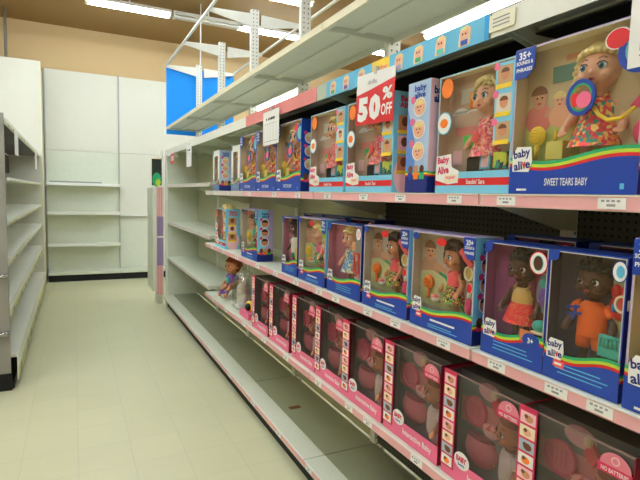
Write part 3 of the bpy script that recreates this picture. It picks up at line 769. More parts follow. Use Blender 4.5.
def corner_tag(root, w, h, lines, side=-1, s=0.055, hh=None):
    k = MB(); hh = hh or s * 1.3
    x = side * w / 2
    k.prism([(x, h - 0.002), (x - side * s, h - 0.002), (x - side * s * 0.98, h - hh * 0.7), (x - side * s * 0.6, h - hh), (x, h - hh)], -0.003, -0.0015, NAVY)
    for i, (t, a) in enumerate(lines): k.text(t, x - side * s * 0.48, h - hh * (0.25 + 0.23 * i), s * a, hh * (0.26 if i == 0 else 0.13), -0.0034, PAPER, 0.03)
    k.build('corner_badge', root)
def badge(root, x, z, rx, rz, m, txt=None, rim=None, y=-0.002, tm=PAPER):
    k = MB()
    if rim: k.disc(x, z, rx * 1.12, rz * 1.1, y + 0.0006, rim, 0.0006)
    k.disc(x, z, rx, rz, y, m, 0.0006)
    if txt: k.text(txt, x, z, rx * 1.3, rz * (0.5 if '\n' not in txt else 1.0), y - 0.001, tm, 0.02)
    k.build('badge', root)
def side_panel(root, w, h, d, draw, right=True):
    k = MB(); k.M = Matrix.Translation((w / 2, 0, 0)) @ Matrix.Rotation(PI / 2, 4, 'Z'); draw(k); k.build('side_print', root)

GT, GM, GL = 'doll boxes on the eye-level shelf', 'doll boxes on the middle shelf', 'pink baby boxes on the lower shelf'
RZ = -PI / 2
def side_circles(main, skin, top=True, col2=None, d=0.12, h=0.355, hair=BLOND):
    def dr(k):
        k.box(0, d, -0.0006, 0, 0, h, main)
        if col2: k.prism([(d * 0.5, h * 0.2), (d, h * 0.2), (d, h), (d * 0.62, h), (d * 0.54, h * 0.8), (d * 0.62, h * 0.6), (d * 0.5, h * 0.4)], -0.0012, -0.0006, col2)
        k.box(0, d, -0.0012, -0.0006, 0, h * 0.14, NAVYD)
        for i, c in enumerate((RED, YEL, GREEN)): k.box(0, d, -0.0014, -0.0006, h * (0.14 + 0.018 * i), h * (0.158 + 0.018 * i), c)
        for i in range(3):
            z = h * (0.38 + 0.18 * i); k.disc(d * 0.45, z, 0.032, 0.032, -0.0014, PAPER, 0.0004); k.disc(d * 0.45, z, 0.027, 0.027, -0.002, skin, 0.0004); k.disc(d * 0.45, z + 0.006, 0.024, 0.02, -0.0026, hair, 0.0004, a0=0, a1=180)
            k.disc(d * 0.22, z + 0.028, 0.011, 0.011, -0.0026, HOT, 0.0004, 10)
        if top: k.text('baby\nalive', d * 0.5, h * 0.9, d * 0.5, h * 0.1, -0.002, NAVY, 0.03)
        for i, c in enumerate((BROWN, TAN, DARK)): k.disc(d * (0.25 + 0.25 * i), h * 0.21, 0.014, 0.018, -0.002, c, 0.0004, 10); k.box(d * (0.25 + 0.25 * i) - 0.012, d * (0.25 + 0.25 * i) + 0.012, -0.0024, -0.002, h * 0.13, h * 0.19, (HOT, ORANGE, GREEN)[i])
    return dr

def box_tears(loc, label, skin=FAIR, hair=BLOND, bg=BACKG, w=0.38, h=0.415, d=0.12, group=GT, full=True):
    r = thing('doll_box', label, 'toy box', loc, RZ, group)
    carton(r, w, h, d, LILAC, CLEARP, 0.10)
    def dr(m, y):
        m.prism([(-w / 2 + .005, 0.09), (0.06, 0.09), (0.03, 0.16), (-0.05, 0.215), (-0.12, 0.23), (-w / 2 + .005, 0.22)], y - 0.001, y, HILL)
        m.box(-0.10, 0.0, y - 0.001, y, 0.31, 0.355, mat('teal_board', (90, 140, 128)))
        m.box(-0.06, 0.04, y - 0.0008, y, 0.365, 0.38, mat('warm_print', (200, 130, 90)))
        child_picture(m, y - 0.001, -0.14, 0.275, 0.062, mat('printed_skin', (214, 160, 130), 0.6, 0.15), mat('printed_hair', (136, 92, 66), 0.6, 0.2), mat('printed_coral', (226, 130, 124), 0.6, 0.15))
        child_picture(m, y - 0.003, -0.07, 0.26, 0.045, FAIR, BLOND, FAIR)
    backdrop(r, w, h, d, bg, dr, 0.05)
    band(r, w, 0.075, NAVY, True, 0.026)
    MB().text('SWEET TEARS BABY', 0.0, 0.032, 0.13, 0.02, -0.0024, PAPER, 0.01).build('lettering', r)
    logo_ba(r, -w / 2 + 0.045, 0.098, 0.068, 8)
    film(r, w, h, 0.09)
    corner_tag(r, w, h, [('35+', 0.6), ('SOUNDS &', 0.85), ('PHRASES', 0.8)], -1, 0.07, 0.085)
    badge(r, 0.118, h - 0.045, 0.029, 0.023, RED, None, PAPER)
    k = MB(); k.ring(0.175, h - 0.08, 0.055, 0.038, -0.0022, -0.0012, NAVY, 24); k.disc(0.175, h - 0.08, 0.038, 0.038, -0.0012, mat('skyish', (120, 190, 200)), 0.0004)
    # keep the ring within the carton front
    for v in k.bm.verts: v.co.x = min(v.co.x, w / 2)
    k.build('round_badge', r)
    doll(r, (0.042, 0.056, 0.055), 0.335, skin, hair, 'braid', (P_FLOR, P_FLOR, 'dress'), EYEB, rz=0.15)
    k = MB(); k.ring(0.028, 0.245, 0.042, 0.031, 0.000, 0.006, NAVY, 28, 0.9) if False else k.ring(0.03, 0.246, 0.046, 0.036, -0.004, 0.0, NAVY, 28, 0.9)
    k.ring(0.03, 0.246, 0.036, 0.031, -0.003, 0.0, GREEN, 28, 0.9); k.disc(0.04, 0.239, 0.021, 0.021, -0.0015, BUBBLE, 0.004); k.disc(0.012, 0.242, 0.014, 0.018, -0.001, RED, 0.002)
    k.build('mirror_badge', r)
    brush(r, -0.125, 0.165, 0.028, YEL)
    k = MB(); k.box(-0.085, -0.032, 0.02, 0.05, 0.095, 0.145, mat('pale_yellow', (236, 226, 120))).tube([(-0.07, 0.035, 0.145), (-0.066, 0.035, 0.175)], 0.005, YEL); k.build('toy_bag', r)
    MB().tube([(0.055, 0.012, 0.222), (0.075, 0.008, 0.198), (0.10, 0.006, 0.182), (0.135, 0.006, 0.182), (0.165, 0.01, 0.205)], 0.005, YEL).build('stethoscope_tube', r)
    k = MB(); k.prism([(0.145, 0.21), (0.18, 0.25), (0.18, 0.20)], 0.02, 0.03, HOT); k.sph((0.165, 0.04, 0.15), (0.02, 0.012, 0.03), HOT, 10, 8); k.build('toy_bandage', r)
    k = MB(); k.box(-0.16, -0.125, -0.003, -0.0022, 0.008, 0.014, PAPER).box(0.15, 0.16, -0.003, -0.0022, 0.012, 0.026, SKYB).build('maker_mark', r)
    side_panel(r, w, h, d, side_circles(NAVY, FAIR, True, None, d, h))
    return r

def box_snack(loc, label, w=0.36, h=0.41, d=0.12, group=GT):
    r = thing('doll_box', label, 'toy box', loc, RZ, group)
    carton(r, w, h, d, LBLUE, CLEARP, 0.08)
    def dr(m, y):
        m.box(-w * 0.40, w * 0.18, y - 0.001, y, 0.28, 0.285, PAPER); m.box(-w * 0.30, -w * 0.1, y - 0.001, y, 0.31, 0.36, mat('fridge_white', (214, 214, 206))); m.box(-w * 0.17, -w * 0.04, y - 0.002, y, 0.29, 0.345, ORANGE)
        m.box(-w * 0.36, -w * 0.06, y - 0.001, y, 0.20, 0.23, SALMON); m.box(-w * 0.24, -w * 0.07, y - 0.0012, y, 0.155, 0.20, mat('mint', (90, 210, 100))); m.disc(-w * 0.3, 0.275, 0.04, 0.022, y, PAPER, 0.001, a0=0, a1=180)
        m.box(-w * 0.38, -w * 0.25, y - 0.001, y, 0.10, 0.15, PALEP)
    backdrop(r, w, h, d, mat('backdrop_taupe', (206, 176, 156), 0.6, 0.12), dr)
    band(r, w, 0.072, LBLUE, False)
    MB().box(-w / 2, w / 2, -0.0024, -0.001, 0.026, 0.05, RED).build('red_stripe', r)
    MB().text("Snackin' Sara", 0.03, 0.038, 0.085, 0.016, -0.0028, PAPER, 0.02).build('lettering', r)
    k = MB(); x = -w / 2 + 0.05
    k.prism([(x - 0.048, 0.045), (x + 0.02, 0.03), (x + 0.07, 0.035), (x + 0.072, 0.075), (x + 0.035, 0.09), (x + 0.03, 0.135), (x - 0.045, 0.13)], -0.0034, -0.0024, PAPER)
    k.text('Baby', x - 0.008, 0.113, 0.062, 0.03, -0.004, MAGENTA, 0.04, 4); k.text('Alive', x - 0.008, 0.08, 0.06, 0.028, -0.004, MAGENTA, 0.04, 4)
    k.prism([(x + 0.0, 0.035), (x + 0.068, 0.04), (x + 0.066, 0.066), (x + 0.0, 0.062)], -0.0040, -0.0034, CREAM); k.text('super', x + 0.034, 0.051, 0.05, 0.014, -0.0046, BUBBLE, 0.02)
    k.build('logo', r)
    film(r, w, h, 0.07)
    doll(r, (w * 0.07, 0.056, 0.055), 0.33, FAIR, BLOND, 'bob', (P_PINK, P_PINK, 'dress'), EYEB, rz=-0.1)
    # right picture column
    k = MB(); x0, x1 = w * 0.28, w / 2
    k.box(x0, x1, -0.0016, 0, 0.155, h - 0.01, LBLUE)
    for i in range(3):
        z = h - 0.075 - i * 0.085
        k.box(x0 + 0.008, x1 - 0.008, -0.002, -0.0016, z, z + 0.055, (mat('photo_tan', (196, 160, 120)), mat('photo_pale', (216, 206, 190)))[i % 2])
        k.disc((x0 + x1) / 2, z + 0.028, 0.016, 0.018, -0.002, TAN, 0.0004, 12); k.disc((x0 + x1) / 2, z + 0.034, 0.017, 0.014, -0.0024, BROWN, 0.0004, 12, 0, 180)
        k.box(x0 + 0.003, x1 - 0.01, -0.003, -0.0024, z - 0.014, z + 0.0, YEL); k.disc(x0 + 0.004, z + 0.056, 0.012, 0.012, -0.0024, BUBBLE, 0.0006, 12)
    k.build('picture_column', r)
    badge(r, -w * 0.37, h - 0.045, 0.03, 0.034, ORANGE, None, None)
    badge(r, -w * 0.40, h - 0.165, 0.034, 0.036, PAPER, None, SKYB); badge(r, -w * 0.40, h - 0.165, 0.02, 0.016, ORANGE, None, None, -0.0028)
    k = MB().box(w * 0.09, w * 0.22, 0.012, 0.02, 0.078, 0.13, SKYB).box(w * 0.11, w * 0.20, 0.0112, 0.012, 0.085, 0.12, PALEP); k.build('food_packet', r)
    MB().box(w * 0.26, w * 0.42, 0.012, 0.02, 0.078, 0.13, P_TEAL).build('food_packet', r)
    k = MB().box(-w * 0.14, w * 0.06, 0.03, 0.06, 0.075, 0.12, CARDD); k.build('toy_stool', r)
    k = MB(); k.sph((0.01, 0.0095, 0.185), (0.016, 0.006, 0.022), CORAL, 12, 8).tube([(0.01, 0.01, 0.165), (0.035, 0.01, 0.155)], 0.004, ORANGE); k.build('toy_spoon', r)
    def sd(k):
        k.box(0, d, -0.0006, 0, 0, h, LBLUE); k.disc(d * 0.5, 0.07, d * 0.45, 0.08, -0.0008, PALEP, 0.0004)
        for i in range(3):
            z = h * (0.62 - 0.2 * i); k.box(d * 0.18, d * 0.75, -0.0016, -0.0006, z, z + 0.06, (TAN, PALEP, TAN)[i]); k.disc(d * 0.45, z + 0.035, 0.018, 0.02, -0.0016, BROWN, 0.0004, 10); k.box(d * 0.15, d * 0.7, -0.002, -0.0016, z - 0.014, z, YEL)
        k.text('Baby\nAlive', d * 0.5, h * 0.9, d * 0.6, h * 0.12, -0.0016, MAGENTA, 0.04)
    side_panel(r, w, h, d, sd)
    return r

def box_hill(loc, label, w=0.335, h=0.36, d=0.12, skin=TAN, hair=BRUN, style='long', top=CORAL, skirt=P_LEO, bc=ORANGE, cc=CORAL, eye=EYEB, group=GM):
    r = thing('doll_box', label, 'toy box', loc, RZ, group)
    carton(r, w, h, d, LILAC, CLEARP, 0.09)
    def dr(m, y):
        m.prism([(-w / 2 + .005, 0.08), (0.10, 0.08), (0.05, 0.14), (-0.02, 0.205), (-0.09, 0.225), (-w / 2 + .005, 0.215)], y - 0.001, y, GREEN)
        m.prism([(-w / 2 + .005, 0.08), (0.09, 0.08), (0.04, 0.13), (-0.025, 0.195), (-0.09, 0.215), (-w / 2 + .005, 0.205)], y - 0.002, y, mat('pale_hill', (206, 210, 160)))
        child_picture(m, y - 0.001, -0.11, 0.285, 0.072, mat('printed_skin', (214, 160, 130), 0.6, 0.15), mat('printed_hair', (136, 92, 66), 0.6, 0.2), mat('printed_shirt', (196, 150, 130), 0.6, 0.15))
    backdrop(r, w, h, d, mat('backdrop_grey', (196, 182, 170), 0.6, 0.15), dr)
    band(r, w, 0.062, NAVY, True, 0.024)
    fine_print(r, -0.05, 0.09, 0.036, 1, 0.01, PAPER, h=0.007)
    logo_ba(r, -w / 2 + 0.042, 0.085, 0.052, 6, extra=CORAL)
    film(r, w, h, 0.08)
    doll(r, (0.030, 0.046, 0.062), 0.275, skin, hair, style, (top, skirt, 'dress'), eye, rz=-0.25)
    brush(r, -0.10, 0.17, 0.026, bc); cup(r, 0.125, 0.235, 0.026, CREAM, mat('porridge', (222, 190, 110)), 0.02)
    comb(r, 0.11, 0.285, 0.075, 0.022, -38, cc); diaper(r, -0.055, 0.115, 0.022)
    k = MB(); k.sph((0.125, 0.02, 0.12), (0.016, 0.01, 0.034), HOT, 10, 8).tube([(0.125, 0.02, 0.15), (0.125, 0.02, 0.17)], 0.007, PAPER); k.build('toy_bottle', r)
    corner_tag(r, w, h, [('20+', 0.6), ('SOUNDS &', 0.8), ('PHRASES', 0.8)], 1, 0.055, 0.075)
    badge(r, -w / 2 + 0.02, h - 0.018, 0.018, 0.014, NAVY, None, None); badge(r, 0.0, h - 0.03, 0.026, 0.014, RED, None, None); badge(r, 0.148, 0.19, 0.012, 0.016, RED, None, PAPER)
    fine_print(r, -0.06, 0.10, 0.02, 2, 0.008, SKYB)
    side_panel(r, w, h, d, side_circles(LBLUE, skin, True, LILAC, d, h, BRUN))
    return r

def box_slim(loc, label, w=0.235, h=0.355, d=0.12, skin=DARK, hair=BLKH, style='curly', top=GOLD, skirt=P_GOLD, kind='dress', bg=BACKP, eye=EYEN, acc='cat', group=GM, pale=False):
    r = thing('doll_box', label, 'toy box', loc, RZ, group)
    carton(r, w, h, d, NAVY if not pale else WHITE, CLEARP if not pale else WHITE, 0.09, 0.006 if not pale else 0.05)
    def dr(m, y):
        if acc == 'cat':
            m.box(0.04, w / 2 - 0.006, y - 0.002, y, 0.09, h - 0.02, mat('maroon_card', (120, 24, 40))); m.disc(0.08, 0.22, 0.03, 0.06, y - 0.002, mat('grey_cat', (130, 140, 160)), 0.0006)
        if acc == 'bear':
            m.box(0.05, w / 2 - 0.006, y - 0.002, y, 0.09, h - 0.02, mat('olive_card', (180, 176, 130)))
        if acc == 'bag':
            m.box(0.04, w / 2 - 0.006, y - 0.002, y, 0.09, h - 0.02, mat('pearl_card', (186, 180, 170)))
    backdrop(r, w, h, d, bg, dr)
    band(r, w, 0.062, NAVY if not pale else mat('pale_grey_band', (110, 122, 160)), True, 0.024)
    fine_print(r, -0.07, 0.09, 0.045, 3, 0.011, SKYB)
    logo_ba(r, -w / 2 + 0.036, 0.085, 0.052, 4, extra=(CORAL if acc == 'bear' else None))
    film(r, w, h, 0.08)
    doll(r, (0.0, 0.048, 0.060), 0.28, skin, hair, style, (top, skirt, kind), eye, rz=0.05)
    if acc == 'cat':
        badge(r, 0.085, h - 0.045, 0.028, 0.03, PAPER, None, RED); badge(r, 0.085, h - 0.045, 0.015, 0.02, DARK, None, TEAL, -0.0032)
        k = MB(); k.sph((0.08, 0.025, 0.125), (0.024, 0.016, 0.018), TEAL, 12, 8).sph((0.08, 0.02, 0.105), (0.026, 0.014, 0.006), CREAM, 12, 6); k.build('toy_pot', r)
        k = MB(); k.sph((0.085, 0.03, 0.21), (0.018, 0.012, 0.03), PURPLE, 10, 8).sph((0.085, 0.028, 0.25), (0.014, 0.012, 0.014), TEAL, 10, 8); k.build('toy_rattle', r)
        corner_tag(r, w, h, [], -1, 0.03, 0.035)
        k = MB().box(0.035, 0.085, -0.0022, -0.0014, 0.075, 0.11, mat('kraft', (200, 120, 70))); k.build('price_flash', r)
        k = MB().disc(0.075, 0.083, 0.03, 0.022, -0.0024, NAVY, 0.0006).text('3+', 0.075, 0.083, 0.02, 0.016, -0.0036, PAPER, 0.03); k.build('age_badge', r)
    elif acc == 'bear':
        k = MB(); k.sph((0.07, 0.04, 0.225), (0.026, 0.014, 0.034), RED, 12, 8).sph((0.06, 0.04, 0.265), (0.014, 0.012, 0.018), RED, 8, 6).sph((0.083, 0.04, 0.265), (0.014, 0.012, 0.018), RED, 8, 6).sph((0.066, 0.024, 0.225), (0.008, 0.006, 0.012), mat('badge_blue', (40, 150, 220)), 8, 6); k.build('red_plush', r)
        cup(r, 0.093, 0.24, 0.022, CREAM, CORAL, 0.016)
        k = MB(); k.box(0.04, 0.10, 0.01, 0.03, 0.10, 0.125, TEAL); [k.tube([(0.045 + i * 0.01, 0.01, 0.125), (0.045 + i * 0.01, 0.01, 0.15)], 0.004, TEAL, 6) for i in range(6)]; k.tube([(0.044, 0.01, 0.152), (0.1, 0.01, 0.152)], 0.005, TEAL, 6); k.build('toy_crib', r)
        badge(r, 0.09, h - 0.035, 0.017, 0.024, PAPER, None, NAVY); badge(r, 0.092, h - 0.035, 0.010, 0.015, SKYB, None, None, -0.0032); corner_tag(r, w, h, [], -1, 0.03, 0.03)
        k = MB()
        for q in ((-0.035, 0.205, 12), (-0.03, 0.188, 8)): k.prism([(q[0] - 0.022, q[1] - 0.004), (q[0] + 0.02, q[1] + 0.004), (q[0] + 0.022, q[1] + 0.011), (q[0] - 0.02, q[1] + 0.003)], 0.006, 0.008, NAVY)
        k.prism([(-0.036, 0.176), (-0.028, 0.176), (-0.02, 0.216), (-0.028, 0.216)], 0.0055, 0.008, NAVY); k.build('shirt_print', r)
    elif acc == 'bag':
        k = MB(); z = 0.19; x = 0.098
        k.box(x - 0.022, x + 0.02, 0.012, 0.02, z + 0.02, z + 0.03, CORAL).box(x - 0.026, x - 0.018, 0.012, 0.02, z - 0.05, z + 0.022, CORAL).box(x + 0.016, x + 0.024, 0.012, 0.02, z - 0.05, z + 0.022, CORAL).box(x - 0.026, x + 0.024, 0.012, 0.02, z - 0.066, z - 0.05, CORAL); k.build('toy_frame', r)
        diaper(r, 0.098, 0.10, 0.024); badge(r, 0.098, 0.25, 0.014, 0.02, TAN, None, CREAM)
        badge(r, w / 2 - 0.028, h - 0.04, 0.021, 0.027, PAPER, None, NAVY); badge(r, w / 2 - 0.028, h - 0.04, 0.012, 0.017, PALEP, None, None, -0.0032); corner_tag(r, w, h, [], -1, 0.035, 0.04)
    else:
        k = MB(); k.sph((0.07, 0.03, 0.21), (0.02, 0.014, 0.024), YEL, 12, 8).box(0.05, 0.09, 0.015, 0.04, 0.10, 0.17, YEL); k.build('toy_bottle', r)
        corner_tag(r, w, h, [], -1, 0.03, 0.035)
    side_panel(r, w, h, d, side_circles(NAVYD if not pale else mat('pale_periwinkle', (176, 200, 232)), skin, True, None, d, h, hair))
    return r

XB = 1.172
# --- eye-level shelf (top surface 1.654)
ZA = 1.656
t1 = box_tears((1.172, 0.905, ZA), 'largest blue-banded doll box, right end of the eye-level shelf, blond braided doll')
box_snack((1.19, 1.285, ZA), 'red-striped blond doll box directly left of the largest eye-level box', 0.345)
r = thing('doll_box', 'narrow pale blue box with three round baby photos, between red-striped doll boxes', 'toy box', (XB, 1.552, ZA), RZ, GT)
w_, h_, d_ = 0.135, 0.415, 0.14
MB().box(-w_ / 2, w_ / 2, 0, d_, 0, h_, PALEP).build('carton', r)
k = MB(); k.box(-w_ / 2, w_ / 2, -0.0008, 0, 0, h_, mat('pale_periwinkle', (176, 200, 232))); k.prism([(-w_ / 2, 0.06), (-0.01, 0.08), (-0.02, 0.2), (-w_ / 2, 0.32)], -0.0014, 0, mat('mid_blue', (96, 140, 214)))
k.box(-w_ / 2, w_ / 2, -0.002, 0, 0, 0.062, NAVYD)
for i, c in enumerate((RED, YEL, GREEN)): k.box(-w_ / 2, w_ / 2, -0.0022, 0, 0.062 + i * 0.006, 0.068 + i * 0.006, c)
k.build('front_print', r)
for i in range(3):
    z = 0.155 + i * 0.082
    k = MB(); k.disc(0.008, z, 0.036, 0.036, -0.002, PAPER); k.disc(0.008, z, 0.031, 0.031, -0.0026, FAIR); k.disc(0.008, z + 0.008, 0.026, 0.02, -0.0032, BLOND, a0=0, a1=180); k.disc(-0.003, z, 0.003, 0.003, -0.0034, PUP, n=6); k.disc(0.015, z, 0.003, 0.003, -0.0034, PUP, n=6); k.disc(0.006, z - 0.013, 0.006, 0.003, -0.0034, LIPS, n=8)
    k.disc(-0.032, z + 0.03, 0.014, 0.014, -0.0034, BUBBLE); k.build('baby_photo', r)
k = MB()
for i, c in enumerate((BROWN, TAN, DARK)): k.disc(-0.035 + i * 0.035, 0.088, 0.013, 0.015, -0.0026, c); k.box(-0.049 + i * 0.035, -0.021 + i * 0.035, -0.003, -0.0022, 0.05, 0.076, (NAVY, ORANGE, GREEN)[i])
k.build('children_print', r)
MB().text('baby\nalive', 0.008, 0.378, 0.07, 0.05, -0.002, NAVY, 0.03).build('logo', r)
k = MB(); k.M = Matrix.Translation((w_ / 2, 0, 0)) @ Matrix.Rotation(PI / 2, 4, 'Z')
k.box(0, d_, -0.0006, 0, 0, h_, PALEP); k.box(0, d_, -0.001, 0, 0, 0.06, NAVYD)
for i, c in enumerate((RED, YEL, GREEN)): k.box(0, d_, -0.0012, 0, 0.06 + i * 0.006, 0.066 + i * 0.006, c)
k.text('baby\nalive', 0.05, 0.36, 0.07, 0.06, -0.0014, NAVYD, 0.04); k.build('side_print', r)
s2 = box_snack((XB, 1.905, ZA), 'red-striped doll box partly covered by the hanging 50% OFF card', 0.385)
dup(s2, (XB, 2.315, ZA), 'red-striped doll box directly left of the one under the 50% OFF card')
# sweet tears run toward the back
t2 = dup(t1, (XB, 2.825, ZA), 'blue-banded blond doll box, rightmost of the three beyond the red-striped boxes')
dup(t1, (XB, 3.215, ZA), 'blue-banded blond doll box, middle of the three beyond the red-striped boxes')
dup(t1, (XB, 3.605, ZA), 'blue-banded blond doll box, leftmost of the three, next to the white doll boxes')
w1 = box_slim((XB, 3.925, ZA), 'small white box with a bare pink doll, next to the run of large doll boxes', 0.23, 0.36, 0.12, FAIR, BLOND, 'bob', PALEP, CORAL, 'suit', WSHIRT, EYEB, 'x', GT, True)
dup(w1, (XB, 4.53, ZA), 'small white box with pink doll, far left end of the eye-level row')

# --- middle shelf (top surface 1.149)
ZB = 1.151
box_tears((1.165, 0.515, ZB), 'large doll box cut by the right photo edge on the middle shelf', DARK, BLKH, BACKG, 0.38, 0.405, group=GM)
box_slim((XB, 0.828, ZB), 'dark doll box with brown-skinned boy doll in an orange shirt', 0.215, skin=DARK, hair=BLKH, style='curly', top=ORSHIRT, skirt=ORSHIRT, kind='suit', bg=BACKD, acc='bear')
c_ = box_slim((XB, 1.056, ZB), 'dark doll box with brown-skinned doll in gold top and red skirt')
d1 = box_hill((XB, 1.385, ZB), 'doll box with dark-haired tan doll in lime print skirt, nearer one of the pair')
dup(d1, (XB, 1.745, ZB), 'doll box with dark-haired tan doll in lime print skirt, farther one of the pair')
box_slim((XB, 2.10, ZB), 'doll box with blond doll in pale blue print dress against pink', 0.335, 0.35, skin=FAIR, hair=BLOND, style='curly', top=P_BLUE, skirt=P_BLUE, bg=BACKR, eye=EYEN, acc='bag')
box_hill((XB, 2.465, ZB), 'doll box with blond doll in pink top and teal print skirt', 0.34, 0.36, skin=FAIR, hair=BLOND, style='curly', top=BUBBLE, skirt=P_TEAL, bc=YEL, cc=LIME, eye=EYEN)
box_slim((XB, 2.775, ZB), 'doll box with dark-skinned doll in teal, left end of the middle row', 0.235, 0.35, top=WSHIRT, skirt=TEAL, kind='suit', bg=BACKR, acc='x')
box_hill((XB, 3.55, ZB), 'lone doll box with black-haired doll standing apart on the middle shelf', 0.37, 0.37, skin=TAN, hair=BLKH, style='long', top=TEAL, skirt=P_TEAL, bc=YEL, cc=TEAL)
j = box_snack((XB, 4.36, ZB), 'light blue doll box at the left end of the middle shelf', 0.34, 0.345, 0.125, group=GM)
r = thing('toy_carton', 'small red and green carton at the far left end of the middle shelf', 'toy box', (1.24, 4.66, ZB), RZ, None)
MB().box(-0.11, 0.11, 0, 0.11, 0, 0.24, RED).build('carton', r); MB().box(-0.08, 0.06, -0.001, 0, 0.03, 0.16, GREEN).box(-0.06, 0.03, -0.002, -0.001, 0.05, 0.12, CREAM).disc(0.02, 0.2, 0.03, 0.02, -0.001, CREAM).build('front_print', r)
# second row behind
bk = [((1.325, 0.80, ZB), 'doll box in the row behind, hidden behind the orange-shirted boy doll box'), ((1.325, 1.10, ZB), 'doll box in the row behind the gold and red dressed doll box'),
      ((1.325, 2.20, ZB), 'doll box in the row behind the pale blue dressed blond doll'), ((1.325, 2.50, ZB), 'doll box in the row behind the teal-skirted blond doll'), ((1.325, 2.78, ZB), 'doll box in the row behind the teal-dressed dark-skinned doll')]
for l_, lab in bk:
    dup(c_, l_, lab, scale=(1.1, 1, 1.04))

# --- lower shelf: pink baby boxes (top surface 0.659)
ZC = 0.661
def box_born(loc, label, w=0.335, h=0.375, d=0.16):
    r = thing('baby_doll_box', label, 'toy box', loc, RZ, GL)
    m = MB(); t = 0.003
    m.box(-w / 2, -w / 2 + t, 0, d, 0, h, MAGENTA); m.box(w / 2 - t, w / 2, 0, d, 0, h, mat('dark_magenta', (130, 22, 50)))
    m.box(-w / 2 + t, w / 2 - t, 0, d, 0, t, BUBBLE); m.box(-w / 2 + t, w / 2 - t, d - t, d, t, h, mat('slate_card', (110, 116, 120)))
    m.box(-w / 2 + t, w / 2 - t, d - 0.02, d, h - t, h, mat('taupe_lid', (150, 124, 116))); m.box(-w / 2 + t, w / 2 - t, 0, 0.008, h - t, h, mat('taupe_lid', (150, 124, 116)))
    MB().box(-w / 2 + t, w / 2 - t, 0.008, d - 0.02, h - 0.0018, h - 0.0012, FILMD).build('top_film', r)
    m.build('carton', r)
    def dr(m, y):
        m.box(-w / 2 + 0.02, w / 2 - 0.05, y - 0.001, y, 0.19, 0.28, mat('rose_card', (222, 150, 150))); m.disc(-0.02, 0.33, 0.05, 0.03, y, PALEP)
    backdrop(r, w, h, d, BACKS, dr, 0.065)
    k = MB(); k.box(-w / 2, w / 2, -0.002, 0, 0, 0.072, BUBBLE); k.build('front_band', r)
    MB().text('Interactive Baby', 0.05, 0.036, 0.17, 0.03, -0.0026, PAPER, 0.02).build('lettering', r)
    k = MB(); k.disc(-0.035 - 0.03, 0.083, 0.036, 0.03, -0.002, PAPER, 0.0012, 24); k.text('BABY', -0.065, 0.089, 0.05, 0.02, -0.0042, MAGENTA, 0.05); k.text('born', -0.065, 0.070, 0.03, 0.012, -0.0042, NAVY, 0.03); k.build('logo', r)
    MB().box(-w / 2 + 0.004, w / 2 - 0.004, 0.0012, 0.0018, 0.07, h - 0.004, FILMD).build('window_film', r)
    # photo strip
    k = MB(); x0, x1 = -w / 2 - 0.001, -w / 2 + 0.062
    k.box(x0, x1, -0.005, -0.0025, 0.03, h + 0.004, MAGENTA)
    n = 8
    for i in range(n):
        z = 0.036 + i * (h - 0.04) / n; c = (PAPER, mat('photo_blueish', (170, 190, 206)), CREAM, PALEP)[i % 4]
        k.box(x0 + 0.005, x1 - 0.005, -0.0056, -0.005, z, z + (h - 0.04) / n - 0.007, c)
        k.disc((x0 + x1) / 2 + 0.004 * (i % 2), z + 0.016, 0.015, 0.011, -0.0056, (TAN, ORANGE, BROWN, FAIR)[(i + 1) % 4], 0.0005, 10)
        k.disc((x0 + x1) / 2 - 0.006, z + 0.022, 0.007, 0.006, -0.0062, BROWN, 0.0004, 8)
    k.build('photo_strip', r)
    # badge at top right
    k = MB(); x = w / 2 - 0.045
    k.disc(x, h - 0.045, 0.04, 0.036, -0.0025, ROSE, 0.0012, 20, 0, 180); k.box(x - 0.045, x + 0.043, -0.0042, -0.0025, h - 0.066, h - 0.045, MAGENTA); k.text('NO BATTERIES', x, h - 0.056, 0.07, 0.011, -0.0046, PAPER, 0.01); k.ring(x, h - 0.028, 0.011, 0.008, -0.0045, -0.0036, PALEP, 12)
    k.build('badge', r)
    doll(r, (w / 2 - 0.078, 0.06, 0.0), 0.305, TAN, REDH, 'none', (WSHIRT, PALEP, 'suit'), EYEN, rz=-0.5)
    k = MB(); k.sph((-0.045, 0.075, 0.12), (0.075, 0.045, 0.065), ROSE, 20, 12, deform=lambda p, d: Vector((p.x, p.y, min(p.z, 0.165)))); k.sph((-0.045, 0.07, 0.165), (0.066, 0.036, 0.008), mat('deep_rose', (150, 70, 90)), 20, 6); k.build('toy_bathtub', r)
    k = MB(); k.disc(-0.07, 0.25, 0.05, 0.05, 0.06, ROSE, 0.006, 24); k.ring(-0.07, 0.25, 0.05, 0.043, 0.048, 0.054, BUBBLE, 24)
    for i in range(4): k.box(-0.095 + i * 0.014, -0.092 + i * 0.014, 0.052, 0.0545, 0.225, 0.275, BUBBLE)
    k.build('toy_plate', r)
    k = MB(); k.prism([(0.0, 0.30), (0.03, 0.27), (0.045, 0.30), (0.02, 0.335)], 0.05, 0.07, CORAL); k.sph((0.012, 0.055, 0.335), (0.014, 0.012, 0.02), CREAM, 10, 8); k.build('toy_bottle', r)
    diaper(r, -0.0, 0.205, 0.035, PALEP, 0.06)
    return r
nb = ['pink baby doll box cut by the right photo edge on the lower shelf', 'pink baby doll box second from the right photo edge, lower shelf', 'pink baby doll box third from the right photo edge, lower shelf', 'pink baby doll box fourth from the right photo edge, lower shelf',
      'pink baby doll box fifth from the right photo edge, lower shelf', 'pink baby doll box just right of the gap in the lower row', 'pink baby doll box just left of the gap in the lower row', 'leftmost pink baby doll box on the lower shelf, beside the loose toys']
ys = [0.835, 1.168, 1.535, 1.905, 2.23, 2.55, 2.93, 3.30]
b0 = box_born((1.175, ys[0], ZC), nb[0])
